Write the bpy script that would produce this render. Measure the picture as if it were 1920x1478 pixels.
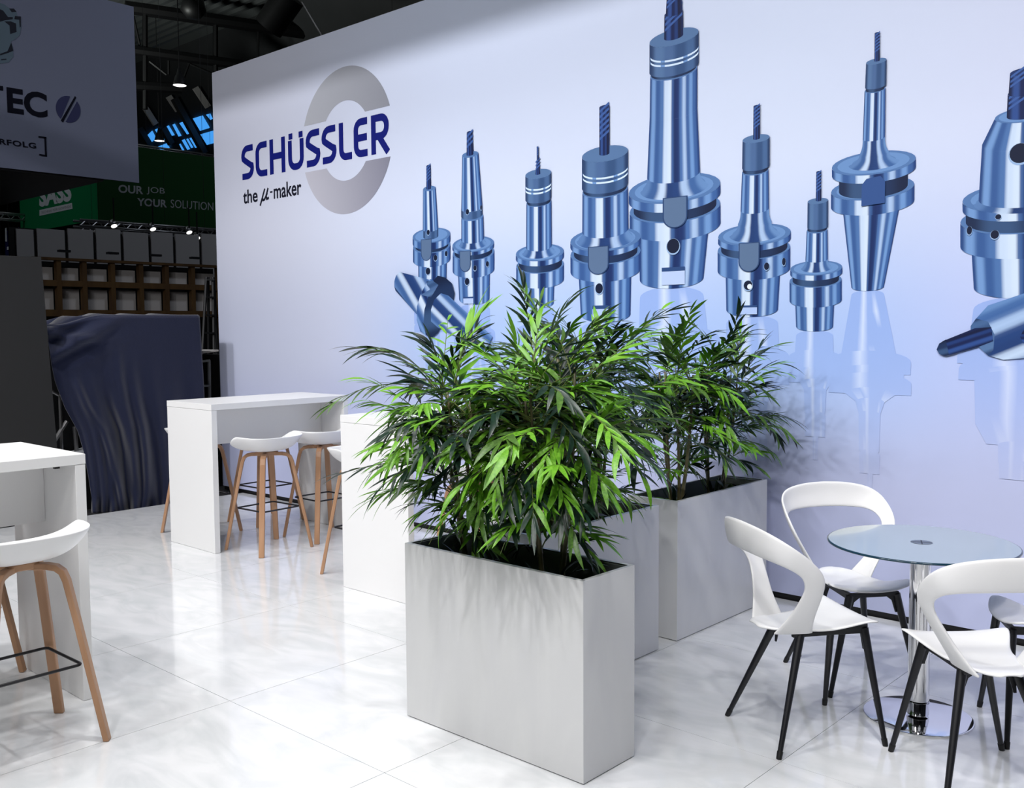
import bpy, bmesh, math, random
from mathutils import Vector, Matrix
PI = math.pi
S = bpy.context.scene
COL = S.collection
for o in list(bpy.data.objects): bpy.data.objects.remove(o)

# ------------------------------------------------------------------ camera
CAM_P = Vector((0, 0, 1.635))
YAW, PIT, ROL, FPX = 0.7389041, 0.067250601, -0.00662802973, 1817.97
_f = Vector((-math.sin(YAW)*math.cos(PIT), math.cos(YAW)*math.cos(PIT), -math.sin(PIT)))
_r0 = Vector((math.cos(YAW), math.sin(YAW), 0)); _u0 = _r0.cross(_f)
_r = math.cos(ROL)*_r0 + math.sin(ROL)*_u0
_u = -math.sin(ROL)*_r0 + math.cos(ROL)*_u0
cam = bpy.data.cameras.new('camera'); camo = bpy.data.objects.new('camera', cam); COL.objects.link(camo)
cam.sensor_width = 36; cam.lens = FPX/1920*36; cam.clip_end = 300
camo.matrix_world = Matrix(((_r.x, _u.x, -_f.x, 0), (_r.y, _u.y, -_f.y, 0), (_r.z, _u.z, -_f.z, CAM_P.z), (0, 0, 0, 1)))
S.camera = camo

# ------------------------------------------------------------------ world, exposure
w = bpy.data.worlds.new('hall_air'); S.world = w; w.use_nodes = True
bg = w.node_tree.nodes['Background']
bg.inputs[0].default_value = (0.30, 0.36, 0.48, 1); bg.inputs[1].default_value = 0.02
S.view_settings.view_transform = 'Standard'; S.view_settings.look = 'None'
S.view_settings.gamma = 1; S.view_settings.use_curve_mapping = False
S.view_settings.exposure = 0.0

# ------------------------------------------------------------------ lamps of the stand and added fill lights for the hall
def lamp(name, loc, aim, watts, size, color=(1, 1, 1), spread=180):
    L = bpy.data.lights.new(name, 'AREA'); L.shape = 'DISK'; L.size = size; L.energy = watts; L.color = color
    L.spread = math.radians(spread)
    o = bpy.data.objects.new(name, L); COL.objects.link(o); o.location = loc
    o.rotation_euler = (Vector(aim)-Vector(loc)).to_track_quat('-Z', 'Y').to_euler()
    return o
for i, lx in enumerate((-8.6, -6.6, -4.6, -2.6, -0.6, 1.4)):          # front truss of the stand, washing the print
    lamp('stand_spot', (lx, -0.5, 6.0), (lx-0.25, 5.0, 1.8), 38, 0.25, (1, 0.985, 1), 112)
for i, (lx, ly) in enumerate(((-7.4, 1.9), (-5.2, 2.3), (-3.3, 1.6), (-1.6, 2.4), (-0.2, 1.2))):   # down-lights over the seating
    lamp('stand_spot', (lx, ly, 5.8), (lx-0.1, ly+0.5, 0), 29, 0.22, (1, 0.985, 0.97), 110)
for lx, ly in ((-3.0, -9.0), (-9.0, -7.0), (4.0, -6.0)):                # soft fill added over the aisle to lift the stand and wall top
    lamp('hall_fill', (lx, ly, 11.0), (lx-1.0, 4.0, 0), 120, 2.4, (1, 0.99, 0.98), 100)
for lx, ly in ((-8.5, 9.5), (-16, 16), (-33, 6)):                       # fill lights added behind the stand to brighten its signs and panels
    lamp('hall_fill', (lx, ly, 10.8), (lx-4.5, ly, 0), 62, 1.2, (0.80, 0.87, 1), 140)
lamp('hall_fill', (-22.5, 2.5, 10.6), (-23.5, 9, 4), 62*0.45, 1.2, (0.85, 0.92, 1), 120)  # extra fill added for the green sign's left face
lamp('roof_fill', (-27, 10, 7), (-27, 10, 12), 62*9, 2.0, (0.95, 1, 0.95), 170)  # upward fill added so the roof ribs show

# ------------------------------------------------------------------ helpers
def lin(c):
    return tuple((x/12.92 if x <= 0.04045 else ((x+0.055)/1.055)**2.4) for x in c)
def s255(r, g, b): return lin((r/255, g/255, b/255))

def mat(name, col, rough=0.5, metal=0.0, spec=0.5, coat=0.0, noise=None, bump=None, attr=None, emit=None, sheen=0, trans=0, coat_rough=0.05):
    m = bpy.data.materials.new(name); m.use_nodes = True
    nt = m.node_tree; b = nt.nodes['Principled BSDF']
    b.inputs['Base Color'].default_value = (*col, 1); b.inputs['Roughness'].default_value = rough
    b.inputs['Metallic'].default_value = metal; b.inputs['Specular IOR Level'].default_value = spec
    b.inputs['Coat Weight'].default_value = coat; b.inputs['Coat Roughness'].default_value = coat_rough
    if sheen: b.inputs['Sheen Weight'].default_value = sheen
    if trans: b.inputs['Transmission Weight'].default_value = trans
    if emit: b.inputs['Emission Color'].default_value = (*emit[0], 1); b.inputs['Emission Strength'].default_value = emit[1]
    if attr:
        a = nt.nodes.new('ShaderNodeVertexColor'); a.layer_name = attr
        nt.links.new(a.outputs[0], b.inputs['Base Color'])
    if noise or bump:
        tc = nt.nodes.new('ShaderNodeTexCoord'); mp = nt.nodes.new('ShaderNodeMapping')
        nt.links.new(tc.outputs['Object'], mp.inputs[0])
    if noise:                      # (colour 2, scale, (sx,sy,sz), detail, distortion)
        c2, sc, st, det, dist = noise
        mp.inputs['Scale'].default_value = st
        n = nt.nodes.new('ShaderNodeTexNoise'); n.inputs['Scale'].default_value = sc; n.inputs['Detail'].default_value = det
        n.inputs['Distortion'].default_value = dist
        r = nt.nodes.new('ShaderNodeValToRGB')
        r.color_ramp.elements[0].position = 0.35; r.color_ramp.elements[1].position = 0.68
        r.color_ramp.elements[0].color = (*col, 1); r.color_ramp.elements[1].color = (*c2, 1)
        nt.links.new(mp.outputs[0], n.inputs[0]); nt.links.new(n.outputs[0], r.inputs[0])
        nt.links.new(r.outputs[0], b.inputs['Base Color'])
    if bump:
        sc, strength = bump
        n = nt.nodes.new('ShaderNodeTexNoise'); n.inputs['Scale'].default_value = sc; n.inputs['Detail'].default_value = 3
        bp = nt.nodes.new('ShaderNodeBump'); bp.inputs['Strength'].default_value = strength; bp.inputs['Distance'].default_value = 0.01
        nt.links.new(tc.outputs['Object'], n.inputs[0]); nt.links.new(n.outputs[0], bp.inputs['Height'])
        nt.links.new(bp.outputs[0], b.inputs['Normal'])
    return m

def clean(n): return n
def obj(name, me, parent=None, loc=None, rz=0.0):
    o = bpy.data.objects.new(name, me); COL.objects.link(o)
    if loc is not None: o.location = loc
    if rz: o.rotation_euler = (0, 0, rz)
    if parent: o.parent = parent
    return o
def tag(o, label=None, cat=None, group=None, kind=None):
    if label: o['label'] = label
    if cat: o['category'] = cat
    if group: o['group'] = group
    if kind: o['kind'] = kind
    return o
def empty(name, loc, rz, label, cat, group=None):
    o = obj(name, None, None, loc, rz); o.empty_display_size = 0.2
    return tag(o, label, cat, group)
def copy_tree(src, parent=None):
    c = src.copy(); COL.objects.link(c)
    if parent: c.parent = parent
    for ch in src.children: copy_tree(ch, c)
    return c

class MB:
    """collects vertices and faces of one mesh"""
    def __init__(s): s.v = []; s.f = []; s.c = []
    def add(s, vs, fs, col=None):
        n = len(s.v); s.v += [tuple(p) for p in vs]; s.f += [tuple(i+n for i in f) for f in fs]
        s.c += [col]*len(fs)
    def box(s, a, b, M=None):
        x0, y0, z0 = a; x1, y1, z1 = b
        vs = [Vector(p) for p in ((x0,y0,z0),(x1,y0,z0),(x1,y1,z0),(x0,y1,z0),(x0,y0,z1),(x1,y0,z1),(x1,y1,z1),(x0,y1,z1))]
        if M: vs = [M @ p for p in vs]
        s.add(vs, [(3,2,1,0),(4,5,6,7),(0,1,5,4),(1,2,6,5),(2,3,7,6),(3,0,4,7)])
    def tube(s, pts, radii, n=8, caps=True, closed=False):
        pts = [Vector(p) for p in pts]; m = len(pts)
        if not hasattr(radii, '__len__'): radii = [radii]*m
        up = None; rings = []
        for i, p in enumerate(pts):
            if closed: t = (pts[(i+1) % m]-pts[i-1])
            else: t = pts[min(i+1, m-1)]-pts[max(i-1, 0)]
            t.normalize()
            if up is None:
                up = t.orthogonal().normalized()
            up = (up - t*up.dot(t)).normalized(); bi = t.cross(up)
            rings.append([p+(up*math.cos(2*PI*k/n)+bi*math.sin(2*PI*k/n))*radii[i] for k in range(n)])
        vs = [q for r in rings for q in r]; fs = []
        for i in range(m if closed else m-1):
            j = (i+1) % m
            for k in range(n): fs.append((i*n+k, i*n+(k+1) % n, j*n+(k+1) % n, j*n+k))
        if caps and not closed:
            fs.append(tuple(range(n-1, -1, -1))); fs.append(tuple((m-1)*n+k for k in range(n)))
        s.add(vs, fs)
    def bar(s, pts, wv, tv):
        """rectangular section swept on pts; wv, tv: per point half-width and half-thickness vectors"""
        m = len(pts); vs = []
        for p, a, b in zip(pts, wv, tv):
            p, a, b = Vector(p), Vector(a), Vector(b); vs += [p-a-b, p+a-b, p+a+b, p-a+b]
        fs = [(3,2,1,0), tuple((m-1)*4+k for k in range(4))]
        for i in range(m-1):
            for k in range(4): fs.append((i*4+k, i*4+(k+1) % 4, i*4+4+(k+1) % 4, i*4+4+k))
        s.add(vs, fs)
    def lathe(s, prof, n=32, c=(0,0,0)):
        vs = []; fs = []
        for r, z in prof: vs += [(c[0]+r*math.cos(2*PI*k/n), c[1]+r*math.sin(2*PI*k/n), c[2]+z) for k in range(n)]
        for i in range(len(prof)-1):
            for k in range(n): fs.append((i*n+k, i*n+(k+1) % n, (i+1)*n+(k+1) % n, (i+1)*n+k))
        if prof[0][0] > 0: fs.append(tuple(range(n-1, -1, -1)))
        if prof[-1][0] > 0: fs.append(tuple((len(prof)-1)*n+k for k in range(n)))
        s.add(vs, fs)
    def mesh(s, name, m, smooth=False, bevel=0, subsurf=0, solid=0, angle=None):
        me = bpy.data.meshes.new(name); me.from_pydata(s.v, [], s.f)
        if m: me.materials.append(m)
        if any(c is not None for c in s.c):
            ca = me.color_attributes.new('Col', 'FLOAT_COLOR', 'CORNER'); buf = []
            for f, c in zip(s.f, s.c):
                if c and hasattr(c[0], '__len__'):
                    for q in c: buf += [*q, 1.0]
                else: buf += [*(c or (1, 1, 1)), 1.0]*len(f)
            ca.data.foreach_set('color', buf)
        me.validate(); me.update()
        if bevel or subsurf or solid:
            o = bpy.data.objects.new('tmp', me); COL.objects.link(o)
            if solid:
                q = o.modifiers.new('s', 'SOLIDIFY'); q.thickness = solid; q.offset = 0
            if bevel:
                q = o.modifiers.new('b', 'BEVEL'); q.width = bevel; q.segments = 2; q.limit_method = 'ANGLE'; q.angle_limit = 0.6
            if subsurf:
                q = o.modifiers.new('u', 'SUBSURF'); q.levels = subsurf; q.render_levels = subsurf
            bpy.context.view_layer.update()
            me2 = bpy.data.meshes.new_from_object(o.evaluated_get(bpy.context.evaluated_depsgraph_get()))
            bpy.data.objects.remove(o); bpy.data.meshes.remove(me); me = me2; me.name = name
        if smooth: me.polygons.foreach_set('use_smooth', [True]*len(me.polygons))
        if smooth and angle: me.set_sharp_from_angle(angle=angle)
        return me
    def obj(s, name, m, parent=None, loc=None, rz=0.0, **k): return obj(name, s.mesh(name, m, **k), parent, loc, rz)

def ray(u, v): return (_r*((u-960)/FPX) - _u*((v-739)/FPX) + _f)
def at(u, v, x=None, y=None, z=None, pt=None, nrm=None):
    """the point where the sight line meets a plane of the hall"""
    d = ray(u, v)
    if pt is not None: t = (Vector(pt)-CAM_P).dot(Vector(nrm))/d.dot(Vector(nrm))
    elif x is not None: t = (x-CAM_P.x)/d.x
    elif y is not None: t = (y-CAM_P.y)/d.y
    else: t = (z-CAM_P.z)/d.z
    return CAM_P+d*t

def slab(mb, poly, off):
    """flat polygon given thickness along off"""
    n = len(poly); off = Vector(off)
    vs = [Vector(p) for p in poly]+[Vector(p)+off for p in poly]
    mb.add(vs, [tuple(range(n)), tuple(range(2*n-1, n-1, -1))]+[(i, i+n, (i+1) % n+n, (i+1) % n) for i in range(n)])

_txt = {}
def text_shape(body, bold=0.0, space=1.0):
    c = bpy.data.curves.new('t', 'FONT'); c.body = body; c.offset = bold; c.space_character = space; c.resolution_u = 4
    c.fill_mode = 'FRONT'
    o = bpy.data.objects.new('t', c); COL.objects.link(o)
    bpy.context.view_layer.update()
    me = bpy.data.meshes.new_from_object(o.evaluated_get(bpy.context.evaluated_depsgraph_get()))
    vs = [v.co.copy() for v in me.vertices]; fs = [tuple(p.vertices) for p in me.polygons]
    bpy.data.objects.remove(o); bpy.data.curves.remove(c); bpy.data.meshes.remove(me)
    x0 = min(v.x for v in vs); x1 = max(v.x for v in vs); y0 = min(v.y for v in vs); y1 = max(v.y for v in vs)
    return [((v.x-x0)/(x1-x0), (v.y-y0)/(y1-y0)) for v in vs], fs
def lettering(name, body, m, parent, O, U, V, bold=0.0, space=1.0, rel=None):
    """print body into the parallelogram O, O+U, O+V"""
    vs, fs = text_shape(body, bold, space); O, U, V = Vector(O), Vector(U), Vector(V)
    mb = MB(); mb.add([O+U*a+V*b for a, b in vs], fs)
    return mb.obj(name, m, parent)

# print on the stand wall: outlines in metres on the wall (style, z0, left0, right0, z1, left1, right1)
ART = {'t1': ([('m', 2.002, -5.883, -5.557, 2.187, -5.883, -5.55), ('m', 2.19, -5.945, -5.509, 2.299, -5.943, -5.507), ('d', 2.299, -5.913, -5.529, 2.329, -5.912, -5.529), ('m', 2.329, -5.946, -5.507, 2.382, -5.945, -5.506), ('n', 2.374, -5.816, -5.642, 2.435, -5.815, -5.641), ('m', 2.435, -5.821, -5.643, 2.753, -5.813, -5.666), ('c', 2.753, -5.774, -5.719, 2.933, -5.77, -5.72)], [('h', -5.677, 2.202, 0.021, 0.024), ('h', -5.766, 2.1, 0.027, 0.028), ('h', -5.553, 2.228, 0.015, 0.021), ('s', -5.783, 2.27, 0.056, 0.082), ('h', -5.757, 2.408, 0.017, 0.021)]), 't2': ([('m', 1.865, -5.415, -5.09, 2.081, -5.427, -5.082), ('m', 2.087, -5.484, -5.036, 2.22, -5.482, -5.034), ('d', 2.22, -5.46, -5.055, 2.244, -5.46, -5.055), ('m', 2.244, -5.484, -5.037, 2.284, -5.483, -5.037), ('f', 2.284, -5.409, -5.106, 2.321, -5.381, -5.139), ('m', 2.321, -5.381, -5.139, 2.491, -5.379, -5.144), ('n', 2.502, -5.38, -5.152, 2.557, -5.38, -5.153), ('m', 2.559, -5.378, -5.153, 2.963, -5.363, -5.19), ('c', 2.963, -5.314, -5.241, 3.131, -5.31, -5.25)], [('h', -5.322, 2.001, 0.025, 0.027), ('h', -5.235, 2.101, 0.018, 0.021), ('h', -5.104, 2.125, 0.016, 0.021), ('h', -5.311, 2.533, 0.018, 0.021), ('h', -5.164, 2.552, 0.01, 0.019), ('s', -5.342, 2.157, 0.054, 0.076), ('k', -5.311, 1.863, 0.054, 0.02)]), 't3': ([('m', 1.818, -4.71, -4.457, 1.979, -4.722, -4.45), ('m', 1.985, -4.815, -4.362, 2.092, -4.814, -4.361), ('d', 2.092, -4.787, -4.379, 2.123, -4.787, -4.379), ('m', 2.123, -4.817, -4.361, 2.181, -4.816, -4.361), ('f', 2.182, -4.754, -4.431, 2.223, -4.712, -4.471), ('m', 2.223, -4.712, -4.471, 2.54, -4.708, -4.472), ('d', 2.542, -4.701, -4.478, 2.56, -4.701, -4.478), ('n', 2.566, -4.717, -4.472, 2.741, -4.716, -4.471), ('c', 2.741, -4.619, -4.572, 2.843, -4.605, -4.585), ('c', 2.843, -4.605, -4.587, 2.933, -4.605, -4.588)], [('l', -4.593, 2.635, 0.121, 0.005), ('l', -4.592, 2.661, 0.121, 0.005)]), 't5': ([('m', 1.952, -3.715, -3.231, 2.286, -3.723, -3.194), ('m', 2.283, -3.796, -3.113, 2.399, -3.797, -3.115), ('d', 2.399, -3.764, -3.143, 2.433, -3.764, -3.143), ('m', 2.433, -3.804, -3.115, 2.524, -3.804, -3.116), ('f', 2.524, -3.711, -3.199, 2.612, -3.656, -3.26), ('m', 2.612, -3.656, -3.26, 3.006, -3.637, -3.283), ('m', 3.006, -3.637, -3.283, 3.254, -3.634, -3.284), ('d', 3.26, -3.627, -3.291, 3.277, -3.627, -3.291), ('n', 3.279, -3.64, -3.273, 3.468, -3.64, -3.275), ('c', 3.472, -3.528, -3.386, 3.618, -3.527, -3.389), ('c', 3.617, -3.516, -3.394, 3.741, -3.509, -3.401)], [('l', -3.453, 3.375, 0.18, 0.006), ('l', -3.453, 3.347, 0.18, 0.006), ('h', -3.453, 2.158, 0.047, 0.047), ('s', -3.441, 2.37, 0.083, 0.093), ('k', -3.452, 1.98, 0.087, 0.043)]), 't4': ([('m', 1.73, -4.211, -3.79, 2.018, -4.23, -3.783), ('m', 2.029, -4.302, -3.708, 2.146, -4.302, -3.708), ('d', 2.146, -4.27, -3.733, 2.18, -4.27, -3.733), ('m', 2.18, -4.302, -3.708, 2.237, -4.302, -3.708), ('f', 2.237, -4.246, -3.755, 2.297, -4.194, -3.805), ('m', 2.297, -4.194, -3.805, 2.567, -4.192, -3.81), ('d', 2.573, -4.184, -3.817, 2.594, -4.184, -3.817), ('n', 2.597, -4.196, -3.808, 2.809, -4.195, -3.808), ('c', 2.81, -4.045, -3.96, 3.122, -4.045, -3.96)], [('l', -3.998, 2.698, 0.19, 0.006), ('l', -3.998, 2.668, 0.19, 0.006), ('h', -4.047, 1.906, 0.032, 0.035), ('s', -4.055, 2.097, 0.08, 0.091), ('k', -4.036, 1.75, 0.068, 0.04)]), 't6': ([('m', 1.743, -3.068, -2.723, 1.978, -3.075, -2.711), ('m', 1.984, -3.131, -2.648, 2.107, -3.132, -2.649), ('d', 2.107, -3.107, -2.667, 2.136, -3.108, -2.667), ('m', 2.136, -3.129, -2.646, 2.191, -3.129, -2.646), ('f', 2.191, -3.05, -2.712, 2.262, -2.991, -2.769), ('f', 2.262, -2.991, -2.769, 2.34, -2.973, -2.786), ('m', 2.34, -2.973, -2.786, 2.566, -2.966, -2.791), ('d', 2.571, -2.96, -2.795, 2.589, -2.961, -2.795), ('n', 2.593, -2.965, -2.784, 2.758, -2.964, -2.786), ('c', 2.758, -2.893, -2.848, 2.95, -2.893, -2.851)], [('h', -2.917, 1.888, 0.029, 0.029), ('w', -2.907, 1.88, 0.016, 0.016), ('h', -2.796, 1.997, 0.017, 0.022), ('h', -2.685, 2.019, 0.011, 0.023), ('s', -2.913, 2.057, 0.063, 0.083), ('k', -2.914, 1.746, 0.058, 0.021)]), 't8': ([('m', 1.856, -2.277, -2.093, 2.308, -2.337, -2.012), ('m', 2.311, -2.404, -1.939, 2.394, -2.405, -1.94), ('d', 2.393, -2.358, -1.975, 2.459, -2.359, -1.976), ('m', 2.459, -2.401, -1.934, 2.531, -2.402, -1.935), ('f', 2.531, -2.304, -2.021, 2.584, -2.243, -2.079), ('f', 2.584, -2.243, -2.079, 2.666, -2.224, -2.101), ('m', 2.666, -2.224, -2.101, 2.925, -2.219, -2.103), ('d', 2.927, -2.212, -2.109, 2.941, -2.212, -2.109), ('n', 2.945, -2.216, -2.1, 3.077, -2.213, -2.1), ('c', 3.079, -2.167, -2.137, 3.228, -2.168, -2.141)], [('q', -2.16, 2.378, 0.065, 0.078)]), 't7': ([('m', 1.638, -2.606, -2.381, 1.786, -2.614, -2.376), ('m', 1.788, -2.649, -2.332, 1.903, -2.651, -2.334), ('d', 1.903, -2.631, -2.35, 1.925, -2.632, -2.35), ('m', 1.925, -2.647, -2.331, 1.972, -2.647, -2.332), ('f', 1.972, -2.58, -2.389, 2.022, -2.552, -2.416), ('m', 2.022, -2.552, -2.416, 2.187, -2.547, -2.421), ('d', 2.192, -2.542, -2.425, 2.204, -2.542, -2.425), ('n', 2.207, -2.543, -2.418, 2.354, -2.543, -2.42), ('c', 2.356, -2.493, -2.46, 2.519, -2.493, -2.464)], []), 't9': ([('m', 1.832, -1.627, -1.161, 2.042, -1.644, -1.156), ('m', 2.047, -1.698, -1.11, 2.171, -1.701, -1.114), ('d', 2.171, -1.674, -1.135, 2.205, -1.675, -1.136), ('m', 2.205, -1.691, -1.124, 2.278, -1.693, -1.126), ('f', 2.257, -1.637, -1.173, 2.278, -1.613, -1.195), ('m', 2.278, -1.613, -1.195, 2.556, -1.603, -1.218), ('m', 2.556, -1.603, -1.218, 2.678, -1.546, -1.277), ('c', 2.678, -1.49, -1.329, 2.789, -1.488, -1.337), ('c', 2.789, -1.484, -1.341, 2.89, -1.48, -1.349)], [('h', -1.423, 2.492, 0.049, 0.049), ('h', -1.531, 2.097, 0.02, 0.022), ('h', -1.654, 2.127, 0.013, 0.022), ('h', -1.517, 2.185, 0.014, 0.013)])}
POLY = {'back_cone': [(-6.104, 2.109), (-6.15, 2.08), (-6.172, 2.033), (-6.173, 1.991), (-6.159, 1.957), (-5.888, 1.747), (-5.796, 1.885), (-5.705, 2.022)], 'flange_rear': [(-5.78, 2.005), (-5.734, 2.036), (-5.686, 2.021), (-5.649, 1.921), (-5.711, 1.684), (-5.787, 1.585), (-5.86, 1.619), (-5.902, 1.713), (-5.896, 1.821), (-5.844, 1.927)], 'flange_front': [(-5.647, 2.059), (-5.562, 2.042), (-5.487, 1.994), (-5.459, 1.916), (-5.481, 1.825), (-5.577, 1.71), (-5.655, 1.605), (-5.733, 1.561), (-5.795, 1.592), (-5.819, 1.685), (-5.807, 1.792), (-5.746, 1.924), (-5.705, 2.015)], 'front_cone': [(-5.611, 1.92), (-5.526, 1.898), (-5.053, 1.578), (-5.089, 1.515), (-5.159, 1.477), (-5.654, 1.651), (-5.731, 1.698), (-5.729, 1.791), (-5.689, 1.869)], 'tip': [(-5.848, 1.914), (-5.726, 1.956), (-5.774, 1.989), (-5.779, 2.018), (-5.705, 2.022), (-5.639, 1.986), (-5.727, 1.89)], 'drill_body': [(-1.614, 1.666), (-1.553, 1.738), (-1.324, 1.824), (-1.315, 1.48), (-1.474, 1.461), (-1.547, 1.482), (-1.611, 1.543), (-1.636, 1.599)], 'drill_face': [(-1.635, 1.633), (-1.609, 1.672), (-1.551, 1.655), (-1.518, 1.588), (-1.522, 1.51), (-1.547, 1.482), (-1.6, 1.532), (-1.634, 1.588)], 'drill_shank': [(-1.774, 1.554), (-1.613, 1.622), (-1.535, 1.627), (-1.523, 1.555), (-1.59, 1.527), (-1.739, 1.48)], 'drill_point': [(-1.803, 1.51), (-1.79, 1.542), (-1.757, 1.563), (-1.739, 1.48), (-1.763, 1.476), (-1.789, 1.487)], 'hole': [(-1.398, 1.577), (-1.385, 1.61), (-1.348, 1.609), (-1.346, 1.539), (-1.381, 1.544)]}
LET = [('S', -8.431, -8.216), ('C', -8.185, -7.98), ('H', -7.947, -7.696), ('U', -7.649, -7.407), ('S', -7.375, -7.159), ('S', -7.138, -6.926), ('L', -6.889, -6.702), ('E', -6.685, -6.493), ('R', -6.452, -6.212)]

# ------------------------------------------------------------------ materials
M = {}
M['tile'] = mat('white_marbled_tile', s255(228, 229, 231), 0.13, spec=0.5, coat=0.5, coat_rough=0.03, noise=(s255(212, 215, 217), 1.5, (1.6, 3.4, 1), 6, 1.8))
M['grout'] = mat('tile_joint', s255(120, 122, 125), 0.5)
M['hall_floor'] = mat('hall_concrete', s255(60, 60, 62), 0.55, noise=(s255(45, 45, 48), 2.0, (1, 1, 1), 5, 0))
M['print'] = mat('wall_print', (1, 1, 1), 0.6, attr='Col', spec=0.25)
M['art'] = mat('wall_print_art', (1, 1, 1), 0.6, attr='Col', spec=0.25)
M['black'] = mat('black_edge', s255(14, 14, 16), 0.5)
M['white_lam'] = mat('white_laminate', s255(232, 232, 232), 0.35, spec=0.4, bump=(60, 0.01))
M['planter'] = mat('white_planter_board', s255(212, 213, 213), 0.26, spec=0.5, noise=(s255(208, 209, 210), 2.2, (3, 3, 0.8), 5, 1.0))
M['liner'] = mat('dark_grey_liner', s255(92, 98, 98), 0.5)
M['soil'] = mat('dark_fill', s255(40, 44, 40), 0.9, bump=(60, 0.6))
M['shell'] = mat('white_plastic', s255(238, 238, 238), 0.28, spec=0.5, bump=(200, 0.01))
M['oak'] = mat('oak', s255(184, 143, 110), 0.45, noise=(s255(160, 120, 88), 9, (1, 1, 0.08), 5, 0.6))
M['black_metal'] = mat('black_metal', s255(16, 17, 22), 0.38, bump=(150, 0.02))
M['chrome'] = mat('chrome', (0.85, 0.85, 0.86), 0.06, metal=1)
M['cap'] = mat('brushed_cap', s255(120, 128, 134), 0.3, metal=0.8)
M['glass_top'] = mat('frosted_glass', s255(156, 170, 174), 0.12, spec=0.5, coat=0.6)
M['glass_edge'] = mat('glass_edge', s255(20, 52, 68), 0.1, spec=0.6)
M['cane'] = mat('bamboo_cane', s255(104, 92, 62), 0.5, noise=(s255(70, 74, 44), 8, (1, 1, 0.4), 3, 0))
M['twig'] = mat('green_twig', s255(92, 104, 48), 0.5)
M['leaf_bright'] = mat('leaf_bright', s255(112, 166, 44), 0.38, spec=0.45, noise=(s255(82, 142, 30), 14, (1, 1, 1), 2, 0))
M['leaf_mid'] = mat('leaf_mid', s255(84, 118, 48), 0.38, spec=0.45, noise=(s255(56, 92, 34), 14, (1, 1, 1), 2, 0))
M['leaf_dark'] = mat('leaf_dark', s255(26, 52, 38), 0.36, spec=0.45, noise=(s255(14, 34, 26), 14, (1, 1, 1), 2, 0))
M['logo_blue'] = mat('print_navy', s255(4, 18, 112), 0.6, spec=0.25)
M['logo_black'] = mat('print_black', s255(12, 14, 34), 0.6, spec=0.25)
M['cloth'] = mat('navy_cloth', s255(25, 31, 56), 0.85, spec=0.2, sheen=0.3, bump=(90, 0.15))
M['steel'] = mat('dark_steel', s255(46, 47, 50), 0.5, metal=0.3)
M['alu'] = mat('aluminium', s255(170, 170, 172), 0.35, metal=0.8)
M['roof'] = mat('roof_sheet', s255(84, 88, 88), 0.6)
M['timber'] = mat('raw_timber', s255(100, 74, 38), 0.7, noise=(s255(80, 56, 28), 6, (1, 1, 0.3), 4, 0.5))
M['panel_white'] = mat('hall_panel', s255(212, 209, 208), 0.6)
M['banner_white'] = mat('banner_white', s255(146, 153, 180), 0.65, spec=0.2)
M['banner_green'] = mat('banner_green', s255(10, 128, 76), 0.65, spec=0.2)
M['banner_deep'] = mat('banner_deep_green', s255(8, 62, 20), 0.65, spec=0.2)
M['banner_navy'] = mat('banner_navy', s255(16, 22, 78), 0.65, spec=0.2)
M['print_white'] = mat('print_white', s255(225, 230, 235), 0.6)
M['print_grey'] = mat('print_grey', s255(160, 164, 170), 0.6)
M['dark_board'] = mat('dark_grey_board', s255(49, 49, 49), 0.7, spec=0.1)
M['sky_pane'] = mat('daylit_pane', s255(90, 170, 240), 0.2, emit=(s255(70, 160, 245), 0.95))
M['lamp_glow'] = mat('lamp_glow', (1, 1, 1), 0.5, emit=((1, 0.98, 0.95), 1.6))

# ------------------------------------------------------------------ stand floor: 1.05 m tiles
FX0, FX1, FY0, FY1 = -8.55, 2.0, -3.0, 5.34
fl = MB(); fl.box((FX0, FY0, -0.03), (FX1, FY1, -0.006)); floor = fl.obj('floor', M['grout']); tag(floor, kind='structure')
TS = 1.05; g = 0.0012
_tm = {}
ix0 = math.floor((FX0+2.70)/TS); ix1 = math.ceil((FX1+2.70)/TS); iy0 = math.floor((FY0-2.25)/TS); iy1 = math.ceil((FY1-2.25)/TS)
for i in range(ix0, ix1):
    for j in range(iy0, iy1):
        x0 = max(-2.70+i*TS, FX0); x1 = min(-2.70+(i+1)*TS, FX1); y0 = max(2.25+j*TS, FY0); y1 = min(2.25+(j+1)*TS, FY1)
        if x1-x0 < 0.02 or y1-y0 < 0.02: continue
        k = (round(x1-x0, 3), round(y1-y0, 3))
        t = MB(); t.box((x0+g, y0+g, -0.006), (x1-g, y1-g, 0)); t.obj('tile', M['tile'], floor)
hf = MB(); hf.box((-60, -20, -0.12), (14, 22.2, -0.04)); tag(hf.obj('floor', M['hall_floor']), kind='structure')

# ------------------------------------------------------------------ stand wall with its print
YW, WX0, WX1, WH = 5.343, -8.928, 3.2, 4.226
def mix(a, b, t):
    t = max(0, min(1, t)); return tuple(p+(q-p)*t for p, q in zip(a, b))
def sm(a, b, x):
    t = max(0, min(1, (x-a)/(b-a))); return t*t*(3-2*t)
def bgcol(X, Z):
    up = mix(s255(204, 208, 225), s255(206, 216, 239), sm(-8.5, -5.2, X)); up = mix(up, s255(206, 211, 236), sm(-3.0, 0, X))
    lowc = mix(s255(194, 200, 222), s255(166, 191, 237), sm(-7.2, -5.2, X)); lowc = mix(lowc, s255(186, 196, 236), sm(-2.6, -1.2, X))
    base = s255(184, 190, 221)
    c = mix(lowc, up, sm(1.5, 2.7, Z)); return mix(base, c, sm(0.65, 1.45, Z))
wb = MB(); NX, NZ = 96, 36; z00 = 0.035
vs = []; fs = []; cs = []
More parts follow.
